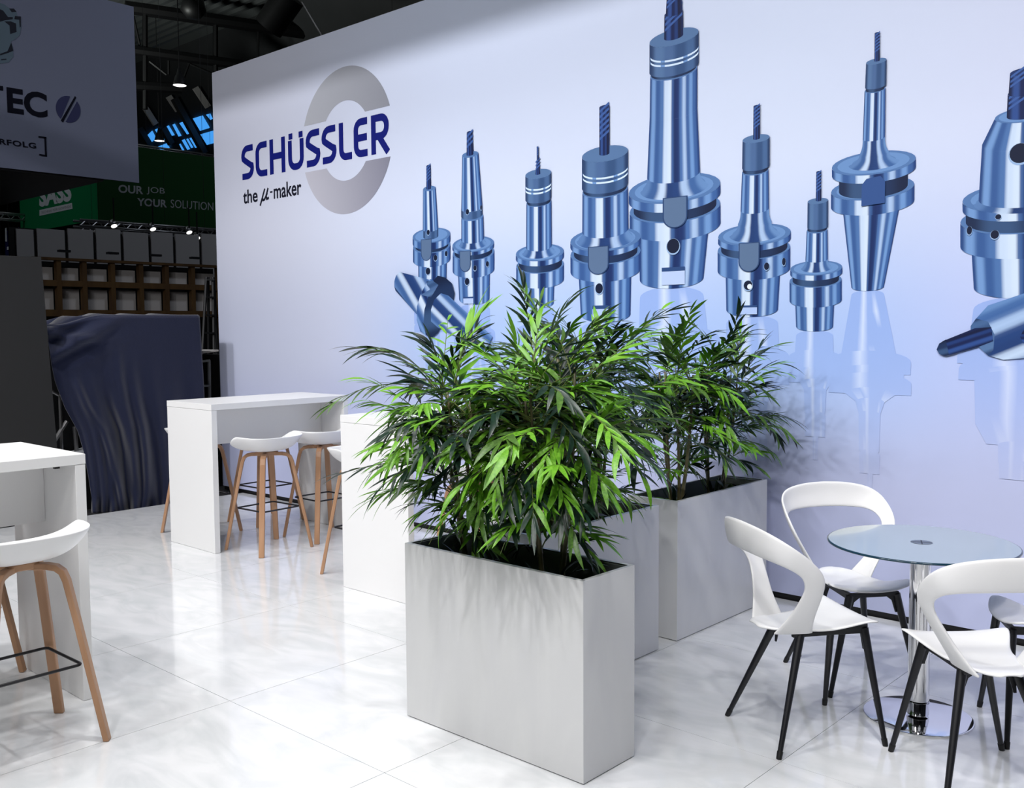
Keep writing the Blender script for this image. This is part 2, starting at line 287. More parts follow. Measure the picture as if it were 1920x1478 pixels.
for i in range(NX+1):
    for j in range(NZ+1): vs.append((WX0+(WX1-WX0)*i/NX, YW, z00+(WH-z00)*j/NZ))
for i in range(NX):
    for j in range(NZ):
        q = (i*(NZ+1)+j, (i+1)*(NZ+1)+j, (i+1)*(NZ+1)+j+1, i*(NZ+1)+j+1); fs.append(q); cs.append([bgcol(vs[k][0], vs[k][2]) for k in q])
wb.add(vs, fs); wb.c = cs
base = len(wb.v); white = s255(205, 206, 215)
bx = MB(); bx.box((WX0, YW+0.0004, z00), (WX1, YW+0.12, WH))
n0 = len(wb.v); wb.v += bx.v; wb.f += [tuple(i+n0 for i in f) for f in bx.f if not all(bx.v[i][1] < YW+0.01 for i in f)]; wb.c += [white]*(len(wb.f)-len(wb.c))
wall = wb.obj('wall_back', M['print']); tag(wall, kind='structure')
sk = MB(); sk.box((WX0+0.01, YW+0.012, -0.006), (WX1, YW+0.11, 0.035)); tag(sk.obj('baseboard_back', M['black']), kind='structure')

STOPS = {
 'm': [(-1, (38, 70, 126)), (-.84, (112, 150, 202)), (-.66, (52, 88, 146)), (-.46, (74, 112, 168)), (-.32, (196, 214, 238)), (-.12, (206, 222, 242)), (-.02, (52, 88, 144)), (.08, (16, 40, 92)), (.2, (20, 46, 100)), (.32, (70, 108, 166)), (.46, (164, 190, 226)), (.6, (58, 94, 152)), (.74, (108, 148, 202)), (.88, (56, 94, 154)), (1, (28, 58, 116))],
 'f': [(-1, (88, 124, 176)), (-.7, (58, 94, 150)), (-.38, (190, 210, 236)), (-.15, (28, 58, 112)), (.12, (30, 62, 118)), (.4, (166, 192, 228)), (.7, (60, 98, 156)), (1, (100, 138, 190))],
 'n': [(-1, (38, 62, 102)), (-.6, (82, 114, 158)), (-.2, (72, 102, 148)), (.3, (48, 78, 122)), (.7, (66, 98, 144)), (1, (30, 54, 94))],
 'd': [(-1, (20, 38, 72)), (-.4, (52, 80, 120)), (.3, (24, 46, 84)), (1, (12, 28, 60))],
 'c': [(-1, (8, 24, 66)), (-.5, (42, 74, 138)), (-.1, (10, 28, 76)), (.3, (26, 54, 112)), (.6, (6, 18, 56)), (1, (12, 30, 78))]}
def stripe(st, u, ph=0.0):
    L = STOPS[st]
    for (a, ca), (b, cb) in zip(L, L[1:]):
        if u <= b: t = (u-a)/(b-a); t = sm(0.2, 0.8, t); return mix(s255(*ca), s255(*cb), t)
    return s255(*L[-1][1])
EL = 0.27
def ell(c, z, r, e, t, y): return (c+r*math.cos(t), y, z+e*r*math.sin(t))
def cap_poly(mb, c, z, r, e, y, col, n=28):
    mb.add([ell(c, z, r, e, 2*PI*k/n, y) for k in range(n)], [tuple(range(n))], col)
def tool_print(name, segs, extras):
    mb = MB(); lay = 0; N = 64; S2 = []
    segs = list(segs)
    for i in range(2, len(segs)):                    # the thin gripping disc under a flared neck
        if segs[i][0] == 'f' and segs[i-1][0] == 'm' and segs[i-2][0] == 'd':
            m_ = segs[i-1]; zn = m_[4]-(m_[4]-m_[1])*0.62; segs[i-1] = ('m', zn)+tuple(m_[2:]); g_ = segs[i-2]; segs[i-2] = tuple(g_[:4])+(zn,)+tuple(g_[5:])
    for sg in segs:                                  # necks flare out in a hollow curve
        if sg[0] != 'f': S2.append(sg); continue
        _, za, la, ra, zb, lb, rb = sg; K = 7
        def fl_(t): q = (1-t)**2.6; return (za+(zb-za)*t, lb+(la-lb)*q, rb+(ra-rb)*q)
        for i in range(K): S2.append(('f', *fl_(i/K), *fl_((i+1)/K)))
    segs = S2
    for st, za, la, ra, zb, lb, rb in segs:
        lay += 1; y = YW-0.0036-0.0003*lay
        ca, rA, cb, rB = (la+ra)/2, (ra-la)/2, (lb+rb)/2, (rb-lb)/2
        for k in range(N):
            t0, t1 = PI+PI*k/N, PI+PI*(k+1)/N
            p = [ell(ca, za, rA, EL, t0, y), ell(ca, za, rA, EL, t1, y), ell(cb, zb, rB, EL, t1, y), ell(cb, zb, rB, EL, t0, y)]
            c0, c1 = stripe(st, math.cos(t0)), stripe(st, math.cos(t1))
            mb.add(p, [(0, 1, 2, 3)], [c0, c1, c1, c0])
        if st != 'd' or True:
            top = {'m': (82, 118, 170), 'n': (84, 116, 160), 'c': (24, 48, 100), 'f': (90, 128, 180), 'd': (36, 60, 98)}[st]
            cap_poly(mb, cb, zb, rB, EL, y, s255(*top))
            if st == 'm' and rB > 0.12: cap_poly(mb, cb, zb, rB*0.86, EL, y-0.0001, s255(104, 142, 194))
        if st == 'c' and zb-za > 0.05:              # flutes of the cutter
            nf = max(3, int((zb-za)/(0.9*rA+0.01)))
            for q in range(nf):
                z0 = za+(zb-za)*(0.3+0.7*q/nf); hh = (zb-za)*0.35/nf
                mb.add([(ca-rA*.9, y-0.0002, z0), (ca+rA*.9, y-0.0002, z0+rA*1.1), (ca+rA*.9, y-0.0002, z0+rA*1.1+hh), (ca-rA*.9, y-0.0002, z0+hh)], [(0, 1, 2, 3)], s255(58, 92, 158))
    y = YW-0.0036-0.0003*(lay+1)
    for st, X, Z, rx, rz in extras:
        rx, rz = abs(rx), abs(rz)
        if st in 'hw':
            n = 20; col = s255(10, 22, 50) if st == 'h' else s255(225, 234, 250)
            yy = y if st == 'h' else y-0.0003
            if st == 'h': mb.add([(X+1.12*rx*math.cos(2*PI*k/n), y+0.0001, Z-0.1*rz+1.12*rz*math.sin(2*PI*k/n)) for k in range(n)], [tuple(range(n))], s255(150, 180, 220))
            mb.add([(X+rx*math.cos(2*PI*k/n), yy, Z+rz*math.sin(2*PI*k/n)) for k in range(n)], [tuple(range(n))], col)
        elif st == 's':                              # drive slot, rounded below
            p = [(X-rx, y, Z+rz), (X-rx, y, Z-rz*.3)]+[(X+rx*math.cos(t), y, Z-rz*.3+rz*.7*math.sin(t)) for t in [PI+PI*k/10 for k in range(1, 10)]]+[(X+rx, y, Z-rz*.3), (X+rx, y, Z+rz)]
            p2 = [(X+(a-X)*1.12, y+0.0001, Z+(c-Z)*1.06) for a, b, c in p]
            mb.add(p2, [tuple(range(len(p2)))], s255(40, 66, 110)); mb.add(p, [tuple(range(len(p)))], s255(88, 112, 146))
        elif st == 'q':
            mb.add([(X-rx, y, Z-rz), (X+rx, y, Z-rz*.9), (X+rx, y, Z+rz*.6), (X+rx*.6, y, Z+rz), (X-rx*.6, y, Z+rz*.9), (X-rx, y, Z+rz*.5)], [tuple(range(6))], s255(48, 80, 138))
        elif st == 'k':                              # bottom notch: the print's floor shows through
            mb.add([(X-rx, y, Z-rz*1.6), (X+rx, y, Z-rz*1.6), (X+rx, y, Z+rz), (X-rx, y, Z+rz)], [(0, 1, 2, 3)], bgcol(X, Z))
            mb.add([(X-rx, y-0.0001, Z+rz*.4), (X+rx, y-0.0001, Z+rz*.4), (X+rx, y-0.0001, Z+rz), (X-rx, y-0.0001, Z+rz)], [(0, 1, 2, 3)], s255(40, 70, 120))
        elif st == 'l':                              # bright ring on the nut
            for k in range(16):
                t0, t1 = PI+PI*k/16, PI+PI*(k+1)/16
                mb.add([ell(X, Z-0.006, rx, EL, t0, y), ell(X, Z-0.006, rx, EL, t1, y), ell(X, Z+0.006, rx, EL, t1, y), ell(X, Z+0.006, rx, EL, t0, y)], [(0, 1, 2, 3)], s255(*((208, 228, 250) if k % 5 else (110, 150, 205))))
    return mb.obj(name, M['art'], wall)
def mirror_print(segs, tool_n):
    zb0 = segs[0][1]-EL*(segs[0][3]-segs[0][2])/2; mb = MB(); N = 14
    for li, (st, za, la, ra, zb, lb, rb) in enumerate(segs):
        y = YW-0.0003-0.00003*li-0.0003*tool_n
        z0, z1 = zb0-(za-zb0)*0.82, zb0-(zb-zb0)*0.82
        if z1 > z0: continue
        nz = max(1, int((z0-z1)/0.08))
        for q in range(nz):
            for k in range(N):
                P4 = []
                for kk, qq in ((k, q), (k+1, q), (k+1, q+1), (k, q+1)):
                    f = qq/nz; l = la+(lb-la)*f; r = ra+(rb-ra)*f; t = PI*kk/N
                    c = (l+r)/2; R = (r-l)/2; P4.append((c-R*math.cos(t), y, z0+(z1-z0)*f+EL*R*math.sin(t)*(1 if qq == 0 else .0)-(EL*R*math.sin(t)*0 if qq else 0)))
                cols = []
                for p in P4:
                    a = 0.85*sm(0.5, 1.9, p[2]); u = (p[0]-(la+ra)/2)/max(0.01, (ra-la)/2)
                    tint = mix(s255(142, 170, 228), s255(226, 236, 252), 0.75 if -.4 < u < -.15 or .45 < u < .6 else 0)
                    cols.append(mix(bgcol(p[0], p[2]), tint, a))
                mb.add(P4, [(0, 1, 2, 3)], cols)
    return mb.obj('printed_reflection', M['art'], wall)
for n_, k in enumerate(ART): mirror_print(ART[k][0], n_)
for k in ('t1', 't2', 't3', 't5', 't4', 't6', 't8', 't7', 't9'): tool_print('printed_tool_holder', *ART[k])

def grad_poly(mb, pts, y, axis, stops):
    """polygon cut in strips across axis, each with the print's own tone"""
    a = Vector(axis).normalized(); n = Vector((-a.y, a.x)); P = [Vector(p) for p in pts]
    lo = min(p.dot(n) for p in P); hi = max(p.dot(n) for p in P); K = 20
    bm = bmesh.new(); f = bm.faces.new([bm.verts.new((p.x, y, p.y)) for p in P])
    for k in range(1, K):
        d = lo+(hi-lo)*k/K
        bmesh.ops.bisect_plane(bm, geom=bm.verts[:]+bm.edges[:]+bm.faces[:], plane_co=(n.x*d, 0, n.y*d), plane_no=(n.x, 0, n.y))
    for f in bm.faces:
        vs = [v.co.copy() for v in f.verts]
        cols = []
        for v in vs:
            u = -1+2*(Vector((v.x, v.z)).dot(n)-lo)/(hi-lo); cols.append(stripe(stops, u))
        mb.add(vs, [tuple(range(len(vs)))], cols)
    bm.free()
ly = MB()
grad_poly(ly, POLY['back_cone'], YW-0.0115, (0.6, -0.75), 'n'); grad_poly(ly, POLY['back_cone'][:4]+POLY['back_cone'][5:], YW-0.0116, (0.6, -0.75), 'f')
grad_poly(ly, POLY['flange_rear'], YW-0.0119, (0.55, -0.8), 'm'); grad_poly(ly, POLY['flange_front'], YW-0.0122, (1, 0.2), 'd')
grad_poly(ly, POLY['tip'], YW-0.0124, (1, 0.3), 'n'); grad_poly(ly, POLY['front_cone'], YW-0.0127, (0.75, -0.55), 'f')
ly.obj('printed_tool_holder', M['art'], wall)
ld = MB()
DB = list(POLY['drill_body']); DB[2:4] = [(-0.72, 2.02), (-0.66, 1.70), (-1.30, 1.478)]
grad_poly(ld, DB, YW-0.0115, (1, 0.45), 'f'); grad_poly(ld, POLY['drill_face'], YW-0.0118, (1, 0.4), 'n')
grad_poly(ld, POLY['drill_shank'], YW-0.0121, (1, 0.35), 'c'); grad_poly(ld, POLY['drill_point'], YW-0.0124, (1, 0.3), 'd'); grad_poly(ld, POLY['hole'], YW-0.0124, (1, 0), 'c')
ld.obj('printed_drill', M['art'], wall)

# logo: ring, wordmark and claim
rg = MB(); RC, RO, RI = (-6.80, 3.27), 0.628, 0.341
for sgn in (1, -1):
    N = 40; cut = 0.2065
    tO0, tI0 = math.asin(cut/RO), math.asin(cut/RI)
    for k in range(N):
        q = []
        for kk, R, t00 in ((k, RI, tI0), (k, RO, tO0), (k+1, RO, tO0), (k+1, RI, tI0)):
            t = t00+(PI-2*t00)*kk/N; q.append((RC[0]+R*math.cos(t), YW-0.0012, RC[1]+sgn*R*math.sin(t)))
        if sgn < 0: q = q[::-1]
        cols = []
        for p in q:
            h = (p[0]-RC[0])/RO; cols.append(mix(s255(190, 190, 202), s255(126, 127, 144), (h+1)/2) if sgn < 0 else mix(s255(178, 181, 190), s255(140, 143, 154), (h+1)/2))
        rg.add(q, [(0, 1, 2, 3)], cols)
rg.obj('printed_logo_ring', M['art'], wall)

def strokes(name, lines, wd, m, y, parent):
    """each line is (points, closed) in the wall's x,z; drawn as a flat ribbon with mitred bends"""
    mb = MB()
    for li, pts in enumerate(lines):
        yl = y-0.0003*li; P = [Vector(p) for p in pts]; L = []; R = []
        for i, p in enumerate(P):
            d1 = (P[i]-P[i-1]).normalized() if i else (P[1]-P[0]).normalized()
            d2 = (P[i+1]-P[i]).normalized() if i < len(P)-1 else d1
            n = Vector((-(d1+d2).y, (d1+d2).x)).normalized(); c = max(0.5, n.dot(Vector((-d1.y, d1.x))))
            L.append(p+n*wd/2/c); R.append(p-n*wd/2/c)
        for i in range(len(P)-1):
            mb.add([(a.x, yl, a.y) for a in (L[i], R[i], R[i+1], L[i+1])], [(0, 1, 2, 3)])
    return mb.obj(name, m, parent)
def arc(cx, cz, r, a0, a1, n=6): return [(cx+r*math.cos(math.radians(a0+(a1-a0)*k/n)), cz+r*math.sin(math.radians(a0+(a1-a0)*k/n))) for k in range(n+1)]
SW = 0.060; ZB, ZT = 3.104, 3.43
def glyph(ch, l, r):
    h = SW/2; l += h; r -= h; b = ZB+h; t = ZT-h; m = (b+t)/2; rr = min(0.075, (r-l)/2)
    if ch == 'S':
        return [[(r+h*.6, t), (l+rr*1.0, t)]+arc(l+rr, t-rr, rr, 90, 180)[1:]+[(l+0.004, t-rr-0.02), (l+0.028, m+0.022), (r-0.028, m-0.03), (r-0.004, b+rr+0.02)]+arc(r-rr, b+rr, rr, 0, -90)+[(l-h*.6, b)]]
    if ch == 'C':
        return [[(r+h*.6, t)]+arc(l+rr, t-rr, rr, 90, 180)+arc(l+rr, b+rr, rr, 180, 270)+[(r+h*.6, b)]]
    if ch == 'H': return [[(l, b-h), (l, t+h)], [(r, b-h), (r, t+h)], [(l, m), (r, m)]]
    if ch == 'U':
        tt = t-0.052
        return [[(l, tt+h)]+arc(l+rr, b+rr, rr, 180, 270)+arc(r-rr, b+rr, rr, 270, 360)+[(r, tt+h)], [(l+.012, t-.012), (l+.012, t+h+.012)], [(r-.012, t-.012), (r-.012, t+h+.012)]]
    if ch == 'L': return [[(l, t+h)]+arc(l+rr, b+rr, rr, 180, 270)+[(r+h*.7, b)]]
    if ch == 'E': return [[(r+h*.7, t)]+arc(l+rr, t-rr, rr, 90, 180)+arc(l+rr, b+rr, rr, 180, 270)+[(r+h*.7, b)], [(l, m), (r+h*.5, m)]]
    if ch == 'R':
        rr = 0.07; r2 = r-0.012; mm = m-.018
        return [[(l, b-h), (l, t+h)], [(l, t), (r2-rr, t)]+arc(r2-rr, t-rr, rr, 90, 0)[1:]+arc(r2-rr, mm+rr, rr, 0, -90)+[(l, mm)], [(r2-rr-.03, mm), (r+.006, b-h)]]
for ch, l, r in LET: strokes('printed_letter', glyph(ch, l, r), SW, M['logo_blue'], YW-0.0016, wall)
for body, xa, xb, za, zb, bo in (('the', -8.416, -8.165, 2.872, 3.005, 0.018), ('-', -7.955, -7.915, 2.935, 2.95, 0.018), ('maker', -7.895, -7.455, 2.872, 3.012, 0.018)):
    lettering('printed_lettering', body, M['logo_black'], wall, (xa, YW-0.0016, za), (xb-xa, 0, 0), (0, 0, zb-za), bold=bo)
strokes('printed_lettering', [[(-8.125, 2.83), (-8.04, 2.985)], [(-8.085, 2.90), (-8.075, 2.878), (-8.05, 2.882), (-8.0, 2.94)], [(-7.985, 2.985), (-8.02, 2.915), (-8.01, 2.885), (-7.975, 2.893)]], 0.022, M['logo_black'], YW-0.0016, wall)

# ------------------------------------------------------------------ bar tables
def bar_table(x0, x1, y0, y1, label):
    h, th, pt = 1.10, 0.045, 0.047
    r = empty('bar_table', ((x0+x1)/2, (y0+y1)/2, 0), 0, label, 'table', 'white bar tables')
    a, b = (x1-x0)/2, (y1-y0)/2
    t = MB(); t.box((-a, -b, h-th), (a, b, h)); t.obj('table_top', M['white_lam'], r, bevel=0.002)
    for s in (-1, 1):
        p = MB(); ya, yb = sorted((s*b, s*(b-pt))); p.box((-a+0.001, ya+0.001, 0.001), (a-0.001, yb-0.001, h-th-0.0015)); p.obj('side_panel', M['white_lam'], r, bevel=0.002)
        k = MB(); k.box((a-0.15, s*(b-pt-0.022)-0.011, h-th-0.026), (a-0.13, s*(b-pt-0.022)+0.011, h-th-0.001)); k.obj('corner_bracket', M['black'], r)
    p = MB(); p.box((-0.016, -b+pt, 0.765), (0.016, b-pt, h-th-0.001)); p.obj('apron_panel', M['white_lam'], r)
    return r
bar_table(-6.99, -6.345, 3.718, 4.965, 'white panel-sided bar table standing against the far left end of the printed wall')
bar_table(-4.902, -4.27, 3.77, 5.02, 'white bar table half hidden behind the front bamboo planter')
bar_table(-4.942, -4.234, 0.60, 1.864, 'white bar table cut off by the left picture edge, nearest to the viewer')

# ------------------------------------------------------------------ bar stools (seat opening towards -x before turning)
def make_stool():
    r = empty('bar_stool', (0, 0, 0), 0, 'x', 'stool', 'white and oak bar stools')
    # shell: back rim at +x, high at the two sides
    N, R = 48, 9; vs = [(0.0, 0.0, 0.742)]; fs = []
    def rim(t):
        c, s = math.cos(t), math.sin(t)
        e = 3.0; k = (abs(c)**e+abs(s)**e)**(-1/e)
        x = 0.205*c*k; y = 0.256*s*k
        z = 0.776+0.078*sm(-0.95, -0.1, c)+0.010*abs(s)**3*sm(-.7, 0, c)
        return x, y, z
    for j in range(1, R+1):
        q = j/R
        for k in range(N):
            x, y, z = rim(2*PI*k/N); m = q**0.66; vs.append((x*m, y*m, 0.742+(z-0.742)*q**2.6))
    for k in range(N): fs.append((0, 1+k, 1+(k+1) % N))
    for j in range(R-1):
        for k in range(N): a = 1+j*N; fs.append((a+k, a+N+k, a+N+(k+1) % N, a+(k+1) % N))
    b = MB(); b.add(vs, fs); b.obj('seat', M['shell'], r, smooth=True, solid=0.010, subsurf=1)
    # oak frame: four bent legs crossing under the seat
    k = MB(); k.box((-0.06, -0.06, 0.708), (0.06, 0.06, 0.734)); k.obj('under_seat_block', M['oak'], r, bevel=0.004)
    for sx, sy in ((1, 1), (1, -1), (-1, 1), (-1, -1)):
        top = Vector((sx*0.118, sy*0.128, 0)); ft = Vector((sx*0.215, sy*0.23, 0)); d = Vector((sx*0.68, sy*0.73, 0)).normalized(); wd = Vector((-d.y, d.x, 0))*0.020
        pts = [d*0.03+Vector((0, 0, 0.716)), d*0.11+Vector((0, 0, 0.715)), d*0.145+Vector((0, 0, 0.708)), d*0.168+Vector((0, 0, 0.69)), d*0.182+Vector((0, 0, 0.655)), d*0.215+Vector((0, 0, 0.50)), ft+Vector((0, 0, 0.001))]
        tv = []
        for i in range(len(pts)):
            t = (pts[min(i+1, len(pts)-1)]-pts[max(i-1, 0)]).normalized(); n = t.cross(wd).normalized(); tv.append(n*(0.0125 if i < 5 else 0.0115))
        tv[-1] = Vector((d.x, d.y, 0))*0.0115
        m = MB(); m.bar(pts, [wd]*len(pts), tv); m.obj('leg', M['oak'], r, bevel=0.004)
    fr = MB(); c = 0.158; cy = 0.166; q = 0.02; L = []
    for cx0, cy0, a0 in ((c-q, cy-q, 0), (-c+q, cy-q, 90), (-c+q, -cy+q, 180), (c-q, -cy+q, 270)):
        for j in range(5): t = math.radians(a0+90*j/4); L.append((cx0+q*math.cos(t), cy0+q*math.sin(t), 0.315))
    fr.tube(L, 0.0062, n=8, closed=True); fr.obj('footrest', M['black_metal'], r, smooth=True)
    return r
proto = make_stool()
stools = [
 (-3.965, 1.465, 0.02, 'white and oak bar stool before the nearest bar table, cut by the left picture edge'),
 (-5.05, 1.56, PI, 'bar stool behind the nearest bar table, one oak leg showing at the left picture edge'),
 (-6.20, 4.085, 0.06, 'left of the two bar stools standing before the far bar table'),
 (-6.25, 4.63, 0.0, 'bar stool before the far bar table, the right one, next to its far panel'),
 (-7.14, 4.07, PI, 'bar stool behind the far bar table, its oak leg left of the white end panel'),
 (-7.14, 4.68, PI+0.04, 'bar stool behind the far bar table, seen between the two front stools'),
 (-5.06, 4.11, PI, 'bar stool left of the middle bar table, half hidden by its white end panel'),
 (-4.02, 4.10, 0.0, 'bar stool right of the middle bar table, seen through the bamboo leaves'),
 (-4.02, 4.66, 0.0, 'bar stool farthest right at the middle bar table, almost hidden by the bamboo')]
for i, (x, y, a, lab) in enumerate(stools):
    o = proto if i == 0 else copy_tree(proto)
    o.location = (x, y, 0); o.rotation_euler = (0, 0, a); o['label'] = lab

# ------------------------------------------------------------------ planters
def planter(x0, x1, y0, y1, h, label):
    r = empty('planter', ((x0+x1)/2, (y0+y1)/2, 0), 0, label, 'planter', 'white rectangular planters')
    a, b, t = (x1-x0)/2, (y1-y0)/2, 0.018
    m = MB(); z0 = 0.004
    o = [(-a, -b), (a, -b), (a, b), (-a, b)]; i_ = [(-a+t, -b+t), (a-t, -b+t), (a-t, b-t), (-a+t, b-t)]
    vs = [(x, y, z0) for x, y in o]+[(x, y, h) for x, y in o]+[(x, y, h) for x, y in i_]
    m.add(vs, [(0, 1, 5, 4), (1, 2, 6, 5), (2, 3, 7, 6), (3, 0, 4, 7), (4, 5, 9, 8), (5, 6, 10, 9), (6, 7, 11, 10), (7, 4, 8, 11), (3, 2, 1, 0)])
    m.obj('box', M['planter'], r, bevel=0.0018)
    l = MB(); t2 = t-0.0005
    i2 = [(-a+t2, -b+t2), (a-t2, -b+t2), (a-t2, b-t2), (-a+t2, b-t2)]; i3 = [(x*0.985, y*0.95) for x, y in i2]
    vs = [(x, y, h-0.004) for x, y in i2]+[(x, y, h-0.006) for x, y in i3]+[(x, y, 0.5) for x, y in i3]
    l.add(vs, [(0, 1, 5, 4), (1, 2, 6, 5), (2, 3, 7, 6), (3, 0, 4, 7), (4, 5, 9, 8), (5, 6, 10, 9), (6, 7, 11, 10), (7, 4, 8, 11)])
    l.obj('liner', M['liner'], r)
    s = MB(); s.box((-a+0.03, -b+0.03, 0.5), (a-0.03, b-0.03, SOIL)); s.obj('fill', M['soil'], r)
    f = MB(); f.box((-a+0.012, -b+0.012, 0.0), (a-0.012, b-0.012, 0.004)); f.obj('foot_strip', M['black'], r)
    return r
SOIL = 0.60
planter(-3.036, -2.088, 2.658, 2.973, 0.743, 'white planter box nearest to the viewer, its long side turned to the aisle')
planter(-3.024, -2.709, 3.110, 4.067, 0.743, 'white planter box half hidden behind the front one, its narrow gap before the rear box')
planter(-3.024, -2.710, 4.239, 5.206, 0.738, 'white planter box nearest to the printed wall, left of the white chairs')

# ------------------------------------------------------------------ artificial bamboo
LEAF = []
def leaf_mesh(i):
    rnd = random.Random(90+i); n = 5; vs = []; fs = []
    droop = (0.05, 0.16, 0.34, 0.1)[i]; sx = (0.0, 0.05, -0.04, -0.02)[i]
    for k in range(n+1):
        t = k/n; w_ = 0.082*(math.sin(PI*min(1, t*0.94+0.06))**0.75)*(1-0.35*t) if k < n else 0.001
        z = 0.05*math.sin(t*2)-droop*t*t; x = sx*math.sin(PI*t)
        vs += [(x-w_, t, z+0.22*w_), (x, t, z), (x+w_, t, z+0.22*w_)]
    for k in range(n):
        a = 3*k; fs += [(a, a+1, a+4, a+3), (a+1, a+2, a+5, a+4)]
    return vs, fs
SHAPES = [leaf_mesh(i) for i in range(4)]
LM = {}
for i, (vs, fs) in enumerate(SHAPES):
    for c in ('leaf_bright', 'leaf_mid', 'leaf_dark'):
        b = MB(); b.add(vs, fs); LM[i, c] = b.mesh('leaf', M[c], smooth=True)
def frame(d, up):
    d = d.normalized(); s = d.cross(up)
    if s.length < 1e-4: s = d.orthogonal()
    s.normalize(); n = s.cross(d); return s, d, n
def bamboo(loc, seed, label, box, ntop=44, nlow=16, hh=0.95, spread=1.0, lean=(0, 0), nobj=300, bright=0.45):
    rnd = random.Random(seed); r = empty('bamboo_plant', loc, 0, label, 'plant', 'artificial bamboo plants in the planters')
    canes = []
    for k in range(4):
        a = 2*PI*k/4+rnd.uniform(-.5, .5); ra = rnd.uniform(0.02, 0.05); p0 = Vector((math.cos(a)*ra, math.sin(a)*ra*0.7, 0))
        tip = p0+Vector((math.cos(a)*0.07+lean[0], math.sin(a)*0.06+lean[1], hh*rnd.uniform(0.86, 1.05)))
        pts = []; rad = []; r0 = rnd.uniform(0.009, 0.0125); n = 10
        for j in range(n+1):
            t = j/n; p = p0.lerp(tip, t)+Vector((0.012*math.sin(3*t+k), 0.012*math.sin(2.3*t+2*k), 0)); rr = r0*(1-0.55*t)
            pts += [p]; rad += [rr]
            if 0 < j < n: pts += [p+Vector((0, 0, 0.006)), p+Vector((0, 0, 0.012))]; rad += [rr*1.25, rr]
        m = MB(); m.tube(pts, rad, n=7); m.obj('cane', M['cane'], r, smooth=True); canes.append(pts)
    tw = MB(); leaves = []
    for s in range(ntop+nlow):
        cane = rnd.choice(canes)
        if s < ntop: f = 0.48+0.52*(rnd.random()**0.75)
        else: f = rnd.uniform(0.12, 0.56)
        p = Vector(cane[min(len(cane)-1, int(f*(len(cane)-1)))])
        az = 2*PI*((s*0.381966) % 1)+rnd.uniform(-.4, .4)
        el = rnd.uniform(0.15, 1.15) if s < ntop else rnd.uniform(0.0, 1.1)
        if f > 0.9: el = rnd.uniform(0.4, 1.4)
        L = (rnd.uniform(0.24, 0.47) if s < ntop else rnd.uniform(0.16, 0.34))*spread
        d = Vector((math.cos(az)*math.cos(el), math.sin(az)*math.cos(el), math.sin(el))); path = [p]; n = 8; dd = d.copy(); g_ = rnd.uniform(0.05, 0.17)
        for j in range(n):
            dd = (dd+Vector((0, 0, -g_))).normalized(); path.append(path[-1]+dd*L/n)
        if any(loc[1]+q.y > 5.3 for q in path): continue
        if any((Vector(loc)+q).z < 0.79 and not (box[0]+.02 < loc[0]+q.x < box[1]-.02 and box[2]+.02 < loc[1]+q.y < box[3]-.02) for q in path): continue
        tw.tube(path, [0.0030*(1-0.7*j/n) for j in range(n+1)], n=4, caps=False)
        u = rnd.random(); cl = 'leaf_bright' if u < bright else ('leaf_mid' if u < bright+0.2 else 'leaf_dark')
        nl = rnd.randint(10, 14); ls = rnd.uniform(0.115, 0.16)*(1 if s < ntop else 0.9)
        for q in range(nl):
            t = 0.30+0.70*q/(nl-1); i = min(n-1, int(t*n)); b = path[i].lerp(path[i+1], t*n-i); tg = (path[i+1]-path[i]).normalized()
            sd, _, nn = frame(tg, Vector((0, 0, 1)))
            side = (1 if q % 2 else -1); ang = rnd.uniform(0.45, 0.95)*(1-0.5*t) if q < nl-1 else 0.0
            ld_ = (tg*math.cos(ang)+sd*side*math.sin(ang)+Vector((0, 0, -rnd.uniform(0.0, 0.35)))).normalized()
            X, Y, Z = frame(ld_, (nn+sd*side*rnd.uniform(-0.5, 0.5)).normalized())
            sc = ls*rnd.uniform(0.75, 1.12); wx = sc*rnd.uniform(0.9, 1.25)
            c = cl if rnd.random() < 0.85 else rnd.choice(('leaf_bright', 'leaf_mid', 'leaf_dark'))
            mtx = Matrix(((X.x*wx, Y.x*sc, Z.x*sc, b.x), (X.y*wx, Y.y*sc, Z.y*sc, b.y), (X.z*wx, Y.z*sc, Z.z*sc, b.z), (0, 0, 0, 1)))
            tipw = Vector(loc)+b+ld_*sc
            if tipw.y > 5.29 or loc[1]+b.y > 5.29: continue
            if tipw.z < 0.80 and not (box[0]+.02 < tipw.x < box[1]-.02 and box[2]+.02 < tipw.y < box[3]-.02 and box[0] < loc[0]+b.x < box[1] and box[2] < loc[1]+b.y < box[3]): continue
            leaves.append(((Vector(loc)+b-CAM_P).length, rnd.randrange(4), c, mtx))
    for k in range(10):                                     # small basal tuft
        az = rnd.uniform(0, 2*PI); d = Vector((math.cos(az)*.7, math.sin(az)*.5, rnd.uniform(0.5, 1.2))); X, Y, Z = frame(d, Vector((0, 0, 1)))
        sc = rnd.uniform(0.10, 0.16); b = Vector((math.cos(az)*.03, math.sin(az)*.03, 0.02+0.06*rnd.random()))
        leaves.append((9, rnd.randrange(4), 'leaf_dark', Matrix(((X.x*sc, Y.x*sc, Z.x*sc, b.x), (X.y*sc, Y.y*sc, Z.y*sc, b.y), (X.z*sc, Y.z*sc, Z.z*sc, b.z), (0, 0, 0, 1)))))
    o = tw.obj('twigs', M['twig'], r); o['kind'] = 'stuff'
    # keep leaves out of the box sides
    leaves.sort(key=lambda e: e[0])
    for d, i, c, mtx in leaves[:nobj]:
        o = bpy.data.objects.new('leaf', LM[i, c]); COL.objects.link(o); o.parent = r; o.matrix_local = mtx
